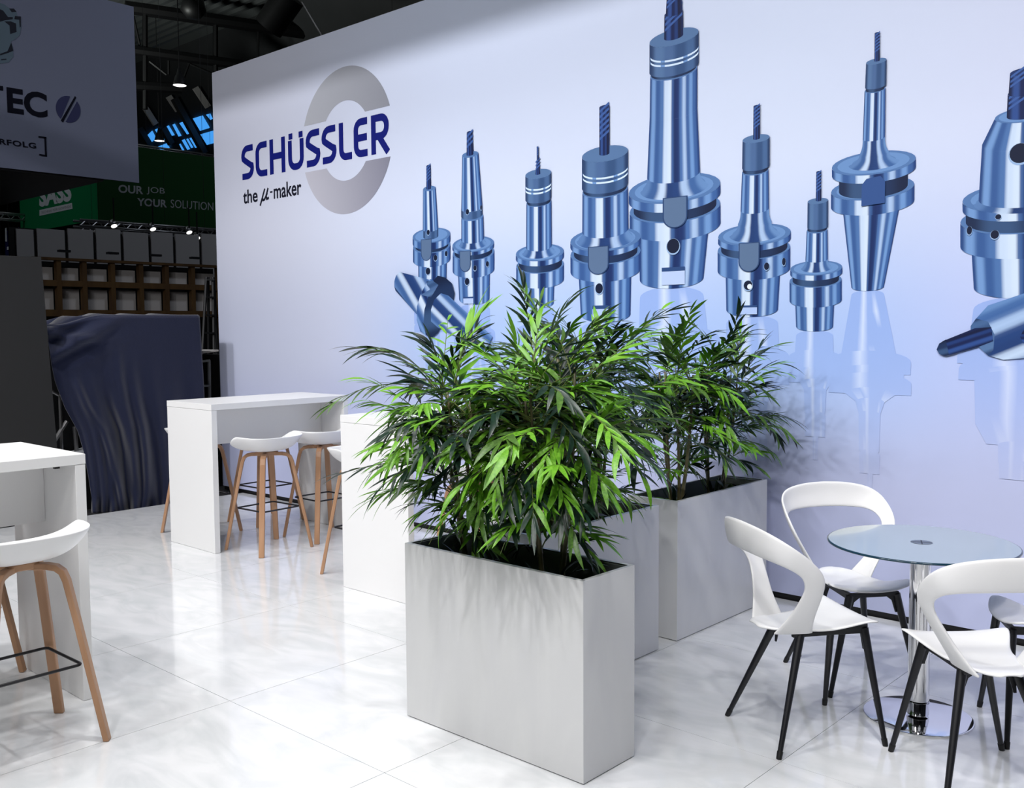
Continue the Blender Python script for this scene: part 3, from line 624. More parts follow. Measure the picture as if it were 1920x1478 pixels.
    for c in ('leaf_bright', 'leaf_mid', 'leaf_dark'):
        b = MB()
        for d, i, cc, mtx in leaves[nobj:]:
            if cc == c: b.add([mtx @ Vector(v) for v in SHAPES[i][0]], SHAPES[i][1])
        if b.v: q = b.obj('leaves', M[c], r, smooth=True); q['kind'] = 'stuff'
    return r
B1, B2, B3 = (-3.036, -2.088, 2.658, 2.973), (-3.024, -2.709, 3.110, 4.067), (-3.024, -2.710, 4.239, 5.206)
bamboo((-2.80, 2.815, SOIL), 3, 'bright and dark green bamboo at the left end of the front planter', B1, ntop=92, nlow=34, hh=0.80, spread=1.1, lean=(-0.06, -0.03))
bamboo((-2.36, 2.815, SOIL), 11, 'tall bright green bamboo at the right end of the front planter', B1, ntop=104, nlow=34, hh=0.86, spread=1.1, bright=0.5)
bamboo((-2.87, 3.36, SOIL), 21, 'dark leafy bamboo behind the front planter, rising from the middle box', B2, ntop=78, nlow=8, hh=0.92, bright=0.4)
bamboo((-2.87, 3.72, SOIL), 29, 'bamboo at the rear of the middle planter box, in front of the rear one', B2, ntop=62, nlow=6, hh=0.88, bright=0.35)
bamboo((-2.865, 4.46, SOIL), 37, 'bamboo at the near end of the planter by the printed wall', B3, ntop=72, nlow=12, hh=0.80, bright=0.3)
bamboo((-2.86, 4.86, SOIL), 45, 'bamboo at the wall end of the rear planter, arching to the right', B3, ntop=76, nlow=12, hh=0.82, spread=1.05, lean=(0.04, 0), bright=0.45)

# ------------------------------------------------------------------ round glass table
gt = empty('bistro_table', (-1.42, 4.073, 0), 0, 'round grey glass table on a chrome pedestal between the white chairs', 'table')
t = MB(); t.lathe([(0.367, 0.7399), (0.367, 0.7402)], 96); 
m2 = MB(); m2.lathe([(0.0, 0.730), (0.366, 0.730), (0.372, 0.7315), (0.3735, 0.735), (0.372, 0.7385), (0.367, 0.7400)], 96); m2.obj('glass_rim', M['glass_edge'], gt, smooth=True)
t.obj('glass_top', M['glass_top'], gt)
m = MB(); m.lathe([(0, 0.7285), (0.075, 0.7285), (0.075, 0.722), (0.043, 0.718), (0.043, 0.075)], 48); m.obj('pole', M['chrome'], gt, smooth=True, angle=0.6)
m = MB(); m.lathe([(0.0435, 0.07), (0.0445, 0.069), (0.0445, 0.018), (0.043, 0.014)], 48); m.obj('pole_sleeve', M['chrome'], gt, smooth=True, angle=0.6)
m = MB(); m.lathe([(0.215, 0.0), (0.215, 0.006), (0.211, 0.0078), (0.04, 0.008)], 96); m.obj('base_plate', M['chrome'], gt, smooth=True, angle=0.5)
m = MB(); m.lathe([(0.043, 0.7404), (0.042, 0.7412)], 40); h = m.obj('top_cap', M['cap'], gt)
for a in (0.4, 1.97):
    c = MB(); c.box((-0.04, -0.0025, 0.7412), (0.04, 0.0025, 0.7416), Matrix.Rotation(a, 4, 'Z')); c.obj('cap_groove', M['steel'], h)

# ------------------------------------------------------------------ white chairs (facing +y before turning)
def catmull(P, n):
    out = []
    P = [P[0]*2-P[1]]+P+[P[-1]*2-P[-2]]
    for i in range(1, len(P)-2):
        a, b, c, d = P[i-1], P[i], P[i+1], P[i+2]
        for k in range(n):
            t = k/n; out.append(0.5*((2*b)+(c-a)*t+(2*a-5*b+4*c-d)*t*t+(3*b-a-3*c+d)*t**3))
    out.append(P[-2]); return out
def make_chair():
    r = empty('cafe_chair', (0, 0, 0), 0, 'x', 'chair', 'white plastic chairs round the glass table')
    V = Vector
    O = [(.112, -.030, .440), (.128, -.040, .470), (.166, -.052, .53), (.214, -.056, .61), (.248, -.064, .675), (.263, -.092, .725), (.265, -.145, .775), (.252, -.205, .82), (.205, -.25, .853), (.11, -.275, .872), (0, -.283, .878)]
    I = [(.085, -.190, .440), (.108, -.176, .470), (.148, -.152, .53), (.190, -.136, .60), (.218, -.134, .65), (.231, -.150, .69), (.230, -.178, .715), (.216, -.214, .735), (.176, -.243, .747), (.09, -.262, .753), (0, -.267, .755)]
    co, ci = catmull([V(p) for p in O], 4), catmull([V(p) for p in I], 4)
    K = 5; vs = []; fs = []
    def row(a, b):
        out = []
        for j in range(K+1):
            t = j/K; p = a.lerp(b, t); bow = math.sin(PI*t)*0.006
            out.append(p+V((p.x, p.y, 0)).normalized()*bow)
        return out
    rows = [row(a, b) for a, b in zip(co, ci)]
    rows += [[V((-p.x, p.y, p.z)) for p in q] for q in rows[-2::-1]]
    for q in rows: vs += q
    for i in range(len(rows)-1):
        for j in range(K): a = i*(K+1)+j; fs.append((a, a+1, a+K+2, a+K+1))
    b = MB(); b.add(vs, fs)
    # seat pan
    NU, NV = 12, 14; base = len(b.v); pv = []
    for j in range(NV+1):
        v = j/NV                                            # 0 front .. 1 rear
        y = 0.232-0.462*v
        if v < .45: hw = 0.205-0.07*sm(0, .45, v)
        else: hw = 0.135-0.037*sm(.45, .74, v)
        if v > .74: hw = 0.092*math.sqrt(max(0.0, 1-((v-.74)/.27)**2))+0.006
        ze = 0.500-0.048*sm(0, .42, v)+0.006*sm(.5, .85, v); zc = 0.474-0.022*sm(0, .35, v)-0.014*sm(.35, .75, v)
        if v > .72: zc += 0.026*sm(.72, 1, v)
        if v < .08: ze -= 0.008*(1-v/.08); zc -= 0.012*(1-v/.08)
        for i in range(NU+1):
            u = -1+2*i/NU; yy = y-0.030*(abs(u)**2.5)*(1-v)*1.0+(0.010 if v < .1 else 0)*(1-u*u)
            pv.append(V((u*hw, yy, zc+(ze-zc)*abs(u)**2.4)))
    pf = [(j*(NU+1)+i, j*(NU+1)+i+1, (j+1)*(NU+1)+i+1, (j+1)*(NU+1)+i) for j in range(NV) for i in range(NU)]
    sb = MB(); sb.add(pv, pf)
    sb.obj('seat', M['shell'], r, smooth=True, solid=0.011, subsurf=1)
    b.obj('backrest', M['shell'], r, smooth=True, solid=0.011, subsurf=1)
    tops = {}
    for sx in (-1, 1):
        for nm, sy, tp in (('front', 1, V((sx*0.112, 0.195, 0.442))), ('rear', -1, V((sx*0.094, -0.075, 0.430)))):
            ft = V((sx*0.215, sy*0.23, 0.0)); d = (ft-tp).normalized()
            m = MB(); m.tube([tp, tp.lerp(ft, 0.94)], [0.0175, 0.0100], n=14); lg = m.obj('leg', M['black_metal'], r, smooth=True, angle=0.8)
            m = MB(); m.tube([tp.lerp(ft, 0.938), tp.lerp(ft, 0.955), ft], [0.0118, 0.0118, 0.0105], n=14); m.obj('glide', M['black'], lg, smooth=True, angle=0.8)
            tops[sx, nm] = tp
        f_, q_ = tops[sx, 'front'], tops[sx, 'rear']
        m = MB(); up = V((0, 0, 0.014)); sd = V((0.009, 0, 0)); m.bar([q_+V((0, -.035, .0)), q_.lerp(f_, .5), f_+V((0, 0.01, -0.004))], [sd]*3, [up*.5, up*.9, up*1.15]); m.obj('side_rail', M['black_metal'], r, bevel=0.003)
    for nm in ('front', 'rear'):
        a, c = tops[-1, nm], tops[1, nm]; m = MB(); m.bar([a, c], [V((0, 0.011, 0))]*2, [V((0, 0, 0.010))]*2); m.obj('cross_rail', M['black_metal'], r, bevel=0.003)
        for p, s in ((a, 1), (c, -1)):
            gm = MB(); q = [p+V((0, 0, -.006)), p+V((s*0.055, 0, -.006)), p+V((s*0.022, 0, -.03)), p+V((s*0.004, 0, -.085)), p+V((s*-.006, 0, -.085))]; slab(gm, [x+V((0, .0025, 0)) for x in q], (0, -.005, 0)); gm.obj('gusset', M['black_metal'], r)
    for x, y in ((.10, .14), (-.10, .14), (.09, -.03), (-.09, -.03)):
        m = MB(); m.lathe([(0.007, 0.44), (0.009, 0.432), (0.0, 0.430)], 10, (x, y, 0)); m.obj('screw_cap', M['shell'], r)
    return r
ch = make_chair()
chairs = [((-1.716, 3.626), (.555, .83), 'white plastic chair with open back, seen from its side next to the rear planter'),
 ((-1.83, 4.345), (.78, -.63), 'white open-backed chair between the glass table and the printed wall'),
 ((-1.062, 3.641), (-.68, .735), 'white chair nearest to the viewer, its open back turned this way at the right edge'),
 ((-.955, 4.28), (-.87, -.49), 'white chair right of the glass table, mostly hidden behind the nearest chair')]
for i, (c, f, lab) in enumerate(chairs):
    o = ch if i == 0 else copy_tree(ch); o.location = (c[0], c[1], 0); o.rotation_euler = (0, 0, math.atan2(f[1], f[0])-PI/2); o['label'] = lab

# ------------------------------------------------------------------ the hall behind the stand
M['hall_wall'] = mat('hall_wall', s255(58, 60, 62), 0.7, noise=(s255(48, 50, 52), 0.6, (1, 1, 1), 4, 0))
def wallbox(name, a, b, m): k = MB(); k.box(a, b); return tag(k.obj(name, m), kind='structure')
wallbox('wall_left', (-60.3, -20, -0.12), (-60, 22.2, 12.6), M['hall_wall'])
wallbox('wall_right', (14, -20, -0.12), (14.3, 22.2, 12.6), M['hall_wall'])
wallbox('wall_front', (-60, -20.3, -0.12), (14, -20, 12.6), M['hall_wall'])
wallbox('wall_far', (-60, 22.0, -0.12), (14, 22.3, 8.4), M['hall_wall'])
# roof sheet with ribs running along the hall
rf = MB(); vs = []; fs = []; pitch = 0.36; n = int((19.3-1.0)/pitch)
prof = []
for i in range(n):
    y = 1.0+i*pitch; prof += [(y, 12.4), (y+pitch*.38, 12.4), (y+pitch*.5, 12.56), (y+pitch*.88, 12.56)]
prof.append((19.3, 12.4))
for y, z in prof: vs += [(-60, y, z), (14, y, z)]
fs = [(2*i, 2*i+1, 2*i+3, 2*i+2) for i in range(len(prof)-1)]
rf.add(vs, fs); rf.box((-60, -20, 12.4), (14, 1.0, 12.6)); tag(rf.obj('ceiling', M['roof']), kind='structure')
# glazed slope at the eaves
SP, SN = Vector((-40, 22, 8.4)), Vector((0, 4.0, 2.7)).normalized()
sl = MB(); sl.add([(-60, 22, 8.4), (14, 22, 8.4), (14, 19.3, 12.4), (-60, 19.3, 12.4)], [(0, 1, 2, 3)]); 
win = sl.obj('window_1', M['hall_wall']); tag(win, kind='structure')
def sk_(x, y): return (240+x/7.389, 140+y/7.389)
for q in ([(245, 862), (338, 775), (395, 885), (300, 957)], [(905, 605), (1035, 565), (1135, 735), (1005, 775)], [(1010, 825), (1185, 775), (1215, 940), (1100, 970)],
          [(543, 712), (566, 703), (648, 836), (615, 843)], [(622, 690), (650, 680), (742, 845), (708, 855)], [(718, 668), (770, 650), (862, 812), (825, 825)],
          [(752, 905), (785, 893), (860, 1030), (830, 1040)], [(858, 878), (905, 860), (982, 1000), (938, 1012)], [(716, 960), (728, 955), (780, 1045), (762, 1055)],
          [(815, 890), (832, 884), (905, 1008), (884, 1014)], [(410, 1000), (535, 950), (580, 1012), (470, 1040)], [(362, 1048), (520, 1075), (552, 1110), (420, 1130)],
          [(150, 1130), (262, 1160), (272, 1180), (150, 1212)], [(378, 760), (408, 745), (510, 900), (490, 912)], [(1088, 552), (1140, 538), (1175, 610), (1150, 625)],
          [(150, 1065), (225, 1035), (262, 1095), (160, 1100)]):
    P = [at(*sk_(*p), pt=SP-SN*0.05, nrm=SN) for p in q]
    k = MB(); slab(k, P, -SN*0.03); k.obj('pane', M['sky_pane'], win)
raf = [((235, 455), (385, 690)), ((560, 300), (695, 500)), ((930, 180), (1110, 450)), ((640, 330), (1060, 1090)), ((480, 740), (600, 960)), ((150, 740), (330, 1030))]
for (a, b) in raf:
    A, B = at(*sk_(*a), pt=SP-SN*0.35, nrm=SN), at(*sk_(*b), pt=SP-SN*0.35, nrm=SN)
    k = MB(); wv = Vector((0.045 if raf.index((a, b)) < 3 else 0.11, 0, 0)); k.bar([A, B], [wv, wv], [SN*0.12]*2); k.obj('rafter', M['panel_white'] if raf.index((a, b)) < 3 else M['hall_wall'], win)

def rod(mb, a, b, r, n=6): mb.tube([a, b], [r, r], n=n)
# roof steelwork
tr = tag(empty('roof_truss', at(400, 90, z=11.6), 0, 'black steel roof truss crossing under the ribbed hall roof', 'truss'))
o0 = tr.location.copy()
A, B = at(235, 13, z=11.6), at(640, 72, z=11.6); nn = (B-A).cross(Vector((0, 0, 1))).normalized()
def tp(u, v): return at(u, v, pt=A, nrm=nn)-o0
for p, q, r_ in (((235, 13), (640, 72), .20), ((235, 92), (500, 128), .16), ((240, 160), (340, 166), .16)):
    k = MB(); rod(k, tp(*p), tp(*q), r_, 8); k.obj('chord', M['black'], tr)
for p, q in (((404, 40), (404, 135)), ((272, 20), (272, 205)), ((484, 55), (484, 118)), ((280, 115), (312, 140)), ((352, 118), (398, 138)), ((250, 30), (262, 85)), ((316, 114), (316, 140)), ((355, 118), (345, 145))):
    k = MB(); rod(k, tp(*p), tp(*q), .085 if p[0] in (404, 272) else .04); k.obj('web_bar', M['black'], tr)
k = MB(); rod(k, at(545, -8, z=11.0), at(503, 52, z=10.2), 0.42, 20); tag(k.obj('air_duct', M['black'], smooth=True, angle=0.6), 'black round air duct under the roof above the printed wall', 'duct')
k = MB(); k.lathe([(0.0, 0.1), (0.30, 0.0), (0.36, -0.3), (0.2, -0.5), (0, -0.52)], 20); q = k.obj('roof_fan', M['black'], None, at(362, 0, z=11.2), smooth=True); tag(q, 'black round fan hanging under the ribbed roof above the white sign', 'fan')
k = MB(); rod(k, at(602, 65, y=YW+0.06), at(566, 4, y=YW+0.9), 0.006); tag(k.obj('suspension_cable', M['alu']), 'thin steel cable rising from the top edge of the printed wall', 'cable')
def bell(u, v, d, s, lab):
    p = CAM_P+ray(u, v)*d; r = empty('pendant_lamp', p, 0, lab, 'lamp', 'bell lamps under the hall roof')
    k = MB(); k.lathe([(0.05*s, 0.55*s), (0.10*s, 0.34*s), (0.14*s, 0.30*s), (0.20*s, 0.08*s), (0.22*s, 0.0)], 24); k.obj('lamp_shade', M['steel'], r, smooth=True)
    k = MB(); k.lathe([(0.19*s, -0.012*s), (0.215*s, -0.002)], 24); k.obj('lens', M['lamp_glow'], r, smooth=True)
    k = MB(); rod(k, (0, 0, .5*s), (0, 0, 12.6-p.z), .012); k.obj('cord', M['black'], r)
bell(337, 160, 24, .74, 'lit bell lamp hanging highest under the dark roof')
bell(299, 264, 33, .76, 'lit bell lamp lower left, in front of the blue skylight')

def lattice(name, top0, top1, depth_px, xpl, lab, nb=16, group=None, xpl1=None):
    """ladder truss: two chords and zigzag bars"""
    x1 = xpl if xpl1 is None else xpl1
    a, b = at(*top0, x=xpl), at(*top1, x=x1); c, d = at(top0[0], top0[1]+depth_px, x=xpl), at(top1[0], top1[1]+depth_px, x=x1)
    r = empty(name, a, 0, lab, 'truss', group); back = Vector((-0.3, 0, 0))
    for p, q in ((a, b), (c, d), (a+back, b+back), (c+back, d+back)):
        k = MB(); rod(k, p-a, q-a, 0.025); k.obj('chord', M['alu'], r, smooth=True)
    for i in range(nb):
        t0, t1 = i/nb, (i+1)/nb
        p, q = (a.lerp(b, t0), c.lerp(d, t1)) if i % 2 else (c.lerp(d, t0), a.lerp(b, t1))
        k = MB(); rod(k, p-a, q-a, 0.012, 5); k.obj('web_bar', M['alu'], r)
    for t in (0.12, 0.88):
        p = a.lerp(b, t); k = MB(); rod(k, p-a, Vector((p.x, p.y, 12.58))-a, 0.004, 5); k.obj('hanger', M['black'], r)
    return r
lattice('light_truss', (255, 271), (412, 293), 17, -24, 'silver lattice truss running above the green sign', 14, 'silver lattice trusses')
lattice('light_truss', (150, 412), (412, 431), 11, -19, 'silver lattice truss with lit spots just under the green sign', 26, 'silver lattice trusses')
lattice('light_truss', (150, 425), (330, 436), 8, -21, 'thin silver truss behind the spot truss over the pale wall panels', 16, 'silver lattice trusses')
lattice('light_truss', (-20, 397), (60, 404), 11, -25, 'silver lattice truss left of the green sign', 8, 'silver lattice trusses')
def spot(u, v, x, lab):
    p = at(u, v, x=x); r = empty('spot_lamp', p, 0, lab, 'lamp', 'lit spots on the far truss')
    M4 = Matrix.Translation((0, 0, 0)) @ Matrix.Rotation(-0.6, 4, 'Y') @ Matrix.Scale(0.72, 4)
    k = MB(); k.lathe([(0.05, 0.20), (0.075, 0.16), (0.085, 0.0)], 16); k.v = [tuple(M4 @ Vector(q)) for q in k.v]; k.obj('housing', M['alu'], r, smooth=True)
    k = MB(); k.lathe([(0.06, -0.012), (0.084, -0.002)], 16); k.v = [tuple(M4 @ Vector(q)) for q in k.v]; k.obj('lens', M['lamp_glow'], r, smooth=True)
    k = MB(); rod(k, (0, 0, .08), (0, 0, .55), .015); rod(k, (0, 0, .12), (-.52, 0, .12), .012); k.obj('clamp', M['black'], r)
spot(214, 424, -18.8, 'lit white spot on the far truss, first from the green corner')
spot(287, 430, -18.8, 'lit white spot on the far truss, second from the green corner')
spot(355, 436, -18.8, 'lit white spot on the far truss, third from the green corner')
spot(370, 447, -18.8, 'lit white spot hanging lowest, nearest to the printed wall edge')

# hanging sign with TEC lettering
bxp = -13.4
c0, c1 = at(249, 15, x=bxp), at(261, 343, x=bxp); yb, zb, zt = c1.y, c1.z, c0.z
hs = empty('hanging_sign', (bxp, yb-2.5, zb), 0, 'large white hanging sign with black lettering, top left', 'sign'); ho = hs.location.copy()
def on(u, v, e=0.0): return at(u, v, x=bxp+e)-ho
k = MB(); k.box((-0.03, -2.5, 0), (0, 2.5, zt-zb+0.02)); k.obj('face_panel', M['banner_white'], hs)
ye = at(195, 337, x=bxp).y-yb+2.5
k = MB(); k.box((-5, ye-.04, 0.0), (-0.031, ye, zt-zb+0.02)); k.obj('end_panel', M['banner_white'], hs)
k = MB(); k.box((-5, -2.5, -0.03), (-0.01, ye-.001, -0.001)); k.obj('underside', M['black'], hs)
def para(u0, v0, u1, v1, u2, v2): return on(u0, v0, .003), on(u1, v1, .003)-on(u0, v0, .003), on(u2, v2, .003)-on(u0, v0, .003)
lettering('printed_lettering', 'EC', M['logo_black'], hs, *para(14, 211.5, 89.5, 222.5, 12, 162.5), bold=0.035)
k = MB(); slab(k, [on(*p, .003) for p in ((-36, 157), (5.5, 161.5), (5.8, 170), (-36, 165.5))], (0.001, 0, 0)); k.obj('printed_letter', M['logo_black'], hs)
k = MB(); slab(k, [on(*p, .003) for p in ((-20, 166), (-8, 167), (-7, 208), (-19, 207))], (0.001, 0, 0)); k.obj('printed_letter', M['logo_black'], hs)
lettering('printed_lettering', 'ERFOLG', M['logo_black'], hs, *para(-13, 269, 68, 279, -14, 258), bold=0.03, space=1.1)
for q in ([(72, 255), (87, 257), (87, 260), (72, 258)], [(83, 257), (86.5, 257), (88, 293), (84.5, 293)], [(73.5, 288.5), (88, 291), (88, 294), (73.5, 291.5)]):
    k = MB(); slab(k, [on(*p, .003) for p in q], (0.001, 0, 0)); k.obj('printed_bracket', M['logo_black'], hs)
cc = on(128, 205, .003); uu = on(151, 208, .003)-cc; ww = on(127.4, 180, .003)-cc
def half(t0, t1, cut): 
    return [cc+uu*math.cos(t)+ww*math.sin(t) for t in [t0+(t1-t0)*i/24 for i in range(25)]]
M['badge'] = mat('print_badge', s255(62, 66, 112), 0.6)
for t0, t1 in ((math.radians(80), math.radians(232)), (math.radians(-104), math.radians(44))):
    k = MB(); slab(k, half(t0, t1, 0), (0.001, 0, 0)); k.obj('printed_badge', M['badge'], hs)
for q in ([(140.5, 180), (143, 183), (118, 230), (114, 226)],):
    k = MB(); slab(k, [on(*p, .0045) for p in q], (0.001, 0, 0)); k.obj('printed_badge', M['logo_black'], hs)
# printed tool at the sign's left edge
M['art_grey'] = mat('print_steel', s255(116, 138, 156), 0.6); M['art_dark'] = mat('print_dark', s255(30, 34, 52), 0.6)
for mm, q, e in (('art_grey', [(-20, 0), (8, 8), (20, 17), (31, 22), (33, 32), (39, 32), (40, 50), (37, 66), (28, 74), (20, 78), (24, 88), (25, 106), (16, 117), (-20, 122)], .003),
                 ('art_dark', [(17, 16), (26, 16), (31, 22), (22, 23)], .004), ('art_dark', [(-5, 15), (6, 20), (15, 32), (24, 32), (24, 36), (10, 38), (-5, 42)], .004),
                 ('art_dark', [(8, 40), (20, 40), (30, 44), (31, 60), (19, 64), (18, 48)], .004), ('art_dark', [(28, 30), (39, 31), (39, 50), (37, 52), (36, 37), (27, 36)], .0045),
                 ('art_dark', [(0, 101), (14, 96), (21, 80), (25, 95), (16, 99), (0, 104)], .0045), ('art_dark', [(2, 111), (12, 110), (12, 112), (2, 113)], .0045)):
    k = MB(); slab(k, [on(*p, e) for p in q], (0.0008, 0, 0)); k.obj('printed_tool', M[mm], hs)

# green hanging sign
gx = -21.0; g1 = at(186, 412, x=gx); gz0 = g1.z; gz1 = at(261, 318, x=gx).z+0.5; gy = g1.y
gl = at(39, 437, y=gy).x
gs = empty('hanging_sign', (gx, gy, gz0), 0, 'green hanging sign with white slogan beside the printed wall', 'sign'); go = gs.location.copy()
k = MB(); k.box((-0.05, 0.0, 0), (0, 9.0, gz1-gz0)); k.obj('slogan_panel', M['banner_deep'], gs)
k = MB(); k.box((gl-gx, 0.0, 0), (-0.051, 0.05, gz1-gz0)); k.obj('logo_panel', M['banner_green'], gs)
def ong(u, v): return at(u, v, x=gx+0.004)-go
def parg(f, a, b, c): return f(*a), f(*b)-f(*a), f(*c)-f(*a)
lettering('printed_lettering', 'OUR', M['print_grey'], gs, *parg(ong, (222, 361.5), (268.5, 364.5), (222, 346)), bold=0.03)
lettering('printed_lettering', 'JOB', M['print_grey'], gs, *parg(ong, (275, 364.5), (309, 367), (275, 350)), bold=0.0)
lettering('printed_lettering', 'YOUR', M['print_grey'], gs, *parg(ong, (257, 386), (313, 389.5), (257, 371)), bold=0.03)
lettering('printed_lettering', 'SOLUTION', M['print_grey'], gs, *parg(ong, (320, 389.5), (400, 395), (320, 374)), bold=0.0)
def onl(u, v): return at(u, v, y=gy-0.004)-go
lettering('printed_lettering', 'SASS', M['print_white'], gs, *parg(onl, (73.5, 389), (134, 377), (73.5, 352)), bold=0.05)
k = MB(); slab(k, [onl(*p) for p in ((74, 405), (136, 391.5), (135, 380.5), (74, 394))], (0, -0.002, 0)); k.obj('tagline_bar', M['print_white'], gs)
def onl2(u, v): return at(u, v, y=gy-0.009)-go
lettering('printed_lettering', 'TECHNIK FÜR GEWINDE', M['print_grey'], gs, *parg(onl2, (77, 401.5), (133, 389), (77, 396)), bold=0.0)

# small navy sign at the far left
k0, k1, k2, k3 = [at(*p, x=-26) for p in ((11, 434), (36, 426), (38, 486), (11, 486))]
ns = empty('hanging_sign', k3, 0, 'small navy sign with white marks behind the dark board', 'sign')
k = MB(); slab(k, [p-k3 for p in (k0, k1, k2, k3)], (-0.05, 0, 0)); k.obj('face_panel', M['banner_navy'], ns)
for q in ([(13, 463), (28, 460), (28, 466), (13, 469)], [(29, 460), (33, 459.5), (31.5, 465.5), (30, 466)], [(26, 478), (33, 475), (33, 481), (26, 481)], [(9.5, 428), (12, 427), (13, 453), (10, 453)]):
    k = MB(); slab(k, [at(*p, x=-25.99)-k3 for p in q], (0.004, 0, 0)); k.obj('printed_mark', M['print_white'], ns)

for o_, pts in ((hs, ((-.5, 2.0), (-.5, -2.0), (-4.5, 2.0))), (gs, ((-.03, .3), (-.03, 8.5), (gl-gx+.3, .03))), (ns, ((-.03, .1),))):
    for x, y in pts:
        k = MB(); rod(k, (x, y, .05 if o_ is ns else 2.2 if o_ is hs else gz1-gz0-.1), (x, y, 12.58-o_.location.z), .005, 5); k.obj('hanger', M['black'], o_)

# pale wall panels
pw = empty('panel_wall', at(220, 620, x=-18), 0, 'row of pale upright wall panels behind the timber frame', 'wall panels'); po = pw.location.copy(); 
us = [28, 67, 125, 178, 229, 281, 327, 376, 430]
for a, b in zip(us, us[1:]):
    y0, y1 = at(a, 460, x=-18).y+0.03, at(b, 460, x=-18).y-0.03; zt_ = at((a+b)/2, 430+6*(a > 200)+4*(a > 300), x=-18).z
    k = MB(); k.box((-18.04, y0, 0), (-18, y1, zt_)); k.v = [tuple(Vector(p)-po) for p in k.v]; k.obj('panel', M['panel_white'], pw)
k = MB(); y0, y1 = at(20, 460, x=-18).y, at(432, 460, x=-18).y; k.box((-18.1, y0, 0), (-18.05, y1, at(230, 440, x=-18).z)); k.v = [tuple(Vector(p)-po) for p in k.v]; k.obj('backing', M['black'], pw)
for u, v in ((120, 471), (211, 475), (292, 479), (366, 484)):
    k = MB(); p = at(u, v, x=-17.6)-po; k.box((p.x-.05, p.y-.1, p.z-.02), (p.x+.05, p.y+.1, p.z+.02)); k.obj('clip', M['steel'], pw)

# timber frame
tx = -15.0; tf = empty('timber_frame', at(240, 700, x=tx), 0, 'raw timber stud frame with pale sheets above the navy cloth', 'frame'); to = tf.location.copy()
def tb(name, a, b, m, dx0, dx1):
    p, q = at(*a, x=tx), at(*b, x=tx); k = MB(); k.box((tx+dx0-to.x, min(p.y, q.y)-to.y, min(p.z, q.z)-to.z), (tx+dx1-to.x, max(p.y, q.y)-to.y, max(p.z, q.z)-to.z)); return k.obj(name, m, tf)
def zpx(u, v): return at(u, v, x=tx).z
def ypx(u): return at(u, 540, x=tx).y
posts = [62, 112, 160, 213, 266, 314, 363, 412]
zT, zM, zL = zpx(240, 492), zpx(240, 535), zpx(240, 588)
for u in posts:
    k = MB(); k.box((tx-0.1-to.x, ypx(u)-.035-to.y, 0-to.z), (tx-to.x, ypx(u)+.035-to.y, zT-.021-to.z)); k.obj('post', M['timber'], tf)
for z, hh in ((zT, .02), (zM, .045), (zL, .05)):
    for a, b in zip(posts, posts[1:]):
        e = 0.0355 if z != zT else 0.0
        k = MB(); k.box((tx-0.1-to.x, ypx(a)+e-to.y, z-hh-to.z), (tx+(0.004 if z != zT else 0.02)-to.x, ypx(b)-e-to.y, z+hh-to.z)); k.obj('rail', M['timber'], tf)
for a, b in zip(posts, posts[1:]):
    for z0, z1 in ((zM+.05, zT-.12), (zL+.055, zM-.08)):
        k = MB(); k.box((tx-0.16-to.x, ypx(a)+.04-to.y, z0-to.z), (tx-0.14-to.x, ypx(b)-.04-to.y, z1-to.z)); k.obj('back_sheet', M['panel_white'], tf)
k = MB(); k.box((tx-0.22-to.x, ypx(62)-to.y, -to.z), (tx-0.2-to.x, ypx(412)-to.y, zT-.03-to.z)); k.obj('back_cover', M['black'], tf)

# step ladder
lp = at(392, 700, x=-12.5); lp.z = -0.04; ld = empty('step_ladder', lp, 0, 'dark step ladder standing at the edge of the printed wall', 'ladder')
def onx(u, v, e=0): return at(u, v, x=-12.5+e)-lp
for a, b, e in (((387, 520), (374, 760), 0.25), ((399, 520), (403, 760), 0.25), ((390, 520), (392, 755), -0.25), ((400, 520), (414, 755), -0.25)):
    k = MB(); p, q = onx(*a), onx(*b, e); q = p+(q-p)*((0.002-p.z)/(q.z-p.z)); rod(k, p, q, .022); k.obj('rail', M['steel'], ld)
for i in range(6):
    t = 0.02+i*0.14; k = MB(); p = onx(387, 520).lerp(onx(374, 760, .25), t); q = onx(399, 520).lerp(onx(403, 760, .25), t); k.bar([p, q], [Vector((.04, 0, 0))]*2, [Vector((0, 0, .012))]*2); k.obj('step', M['alu'] if i == 0 else M['steel'], ld)

# cart between cloth and wall
cx = -9.3; cp = at(395, 745, x=cx); cp.z = -0.04; ct = empty('tool_cart', cp, 0, 'dark cart with a pale shelf between the navy cloth and the printed wall', 'cart')
def onc(u, v, e=0): return at(u, v, x=cx+e)-cp
def strip(name, a, b, c, d, m, th=-.03): k = MB(); slab(k, [onc(*a), onc(*b), onc(*c), onc(*d)], (th, 0, 0)); return k.obj(name, m, ct)
strip('shelf', (381, 659), (410, 656), (410, 659), (381, 663), M['panel_white'], -.3)
for q in (((380, 676), (394, 674), (394, 678), (380, 680)), ((380, 722), (394, 722), (394, 726), (380, 726)), ((392, 676), (395, 676), (398, 870), (394, 870))): strip('frame_bar', *q, M['print_grey'])
a, b = onc(399, 662), onc(430, 662); k = MB(); k.box((-.31, a.y, 0.0), (-.01, b.y, a.z-.02)); k.obj('cabinet', M['black'], ct)

# dark leaning board
bx_ = -8.6; T, B = at(77, 482, x=bx_), at(107, 838, x=bx_); d = (B-T)/(T.z-B.z); B0 = T+d*(T.z+0.035)
k = MB(); L3 = Vector((0, -2.6, 0)); org = B0+L3*0.5
slab(k, [p-org for p in (B0, T, T+L3+Vector((0, 0, -.02)), B0+L3)], (-0.03, 0, 0)); q = k.obj('board', M['dark_board'], None, org); tag(q, 'plain dark grey board standing behind the nearest bar table', 'board')

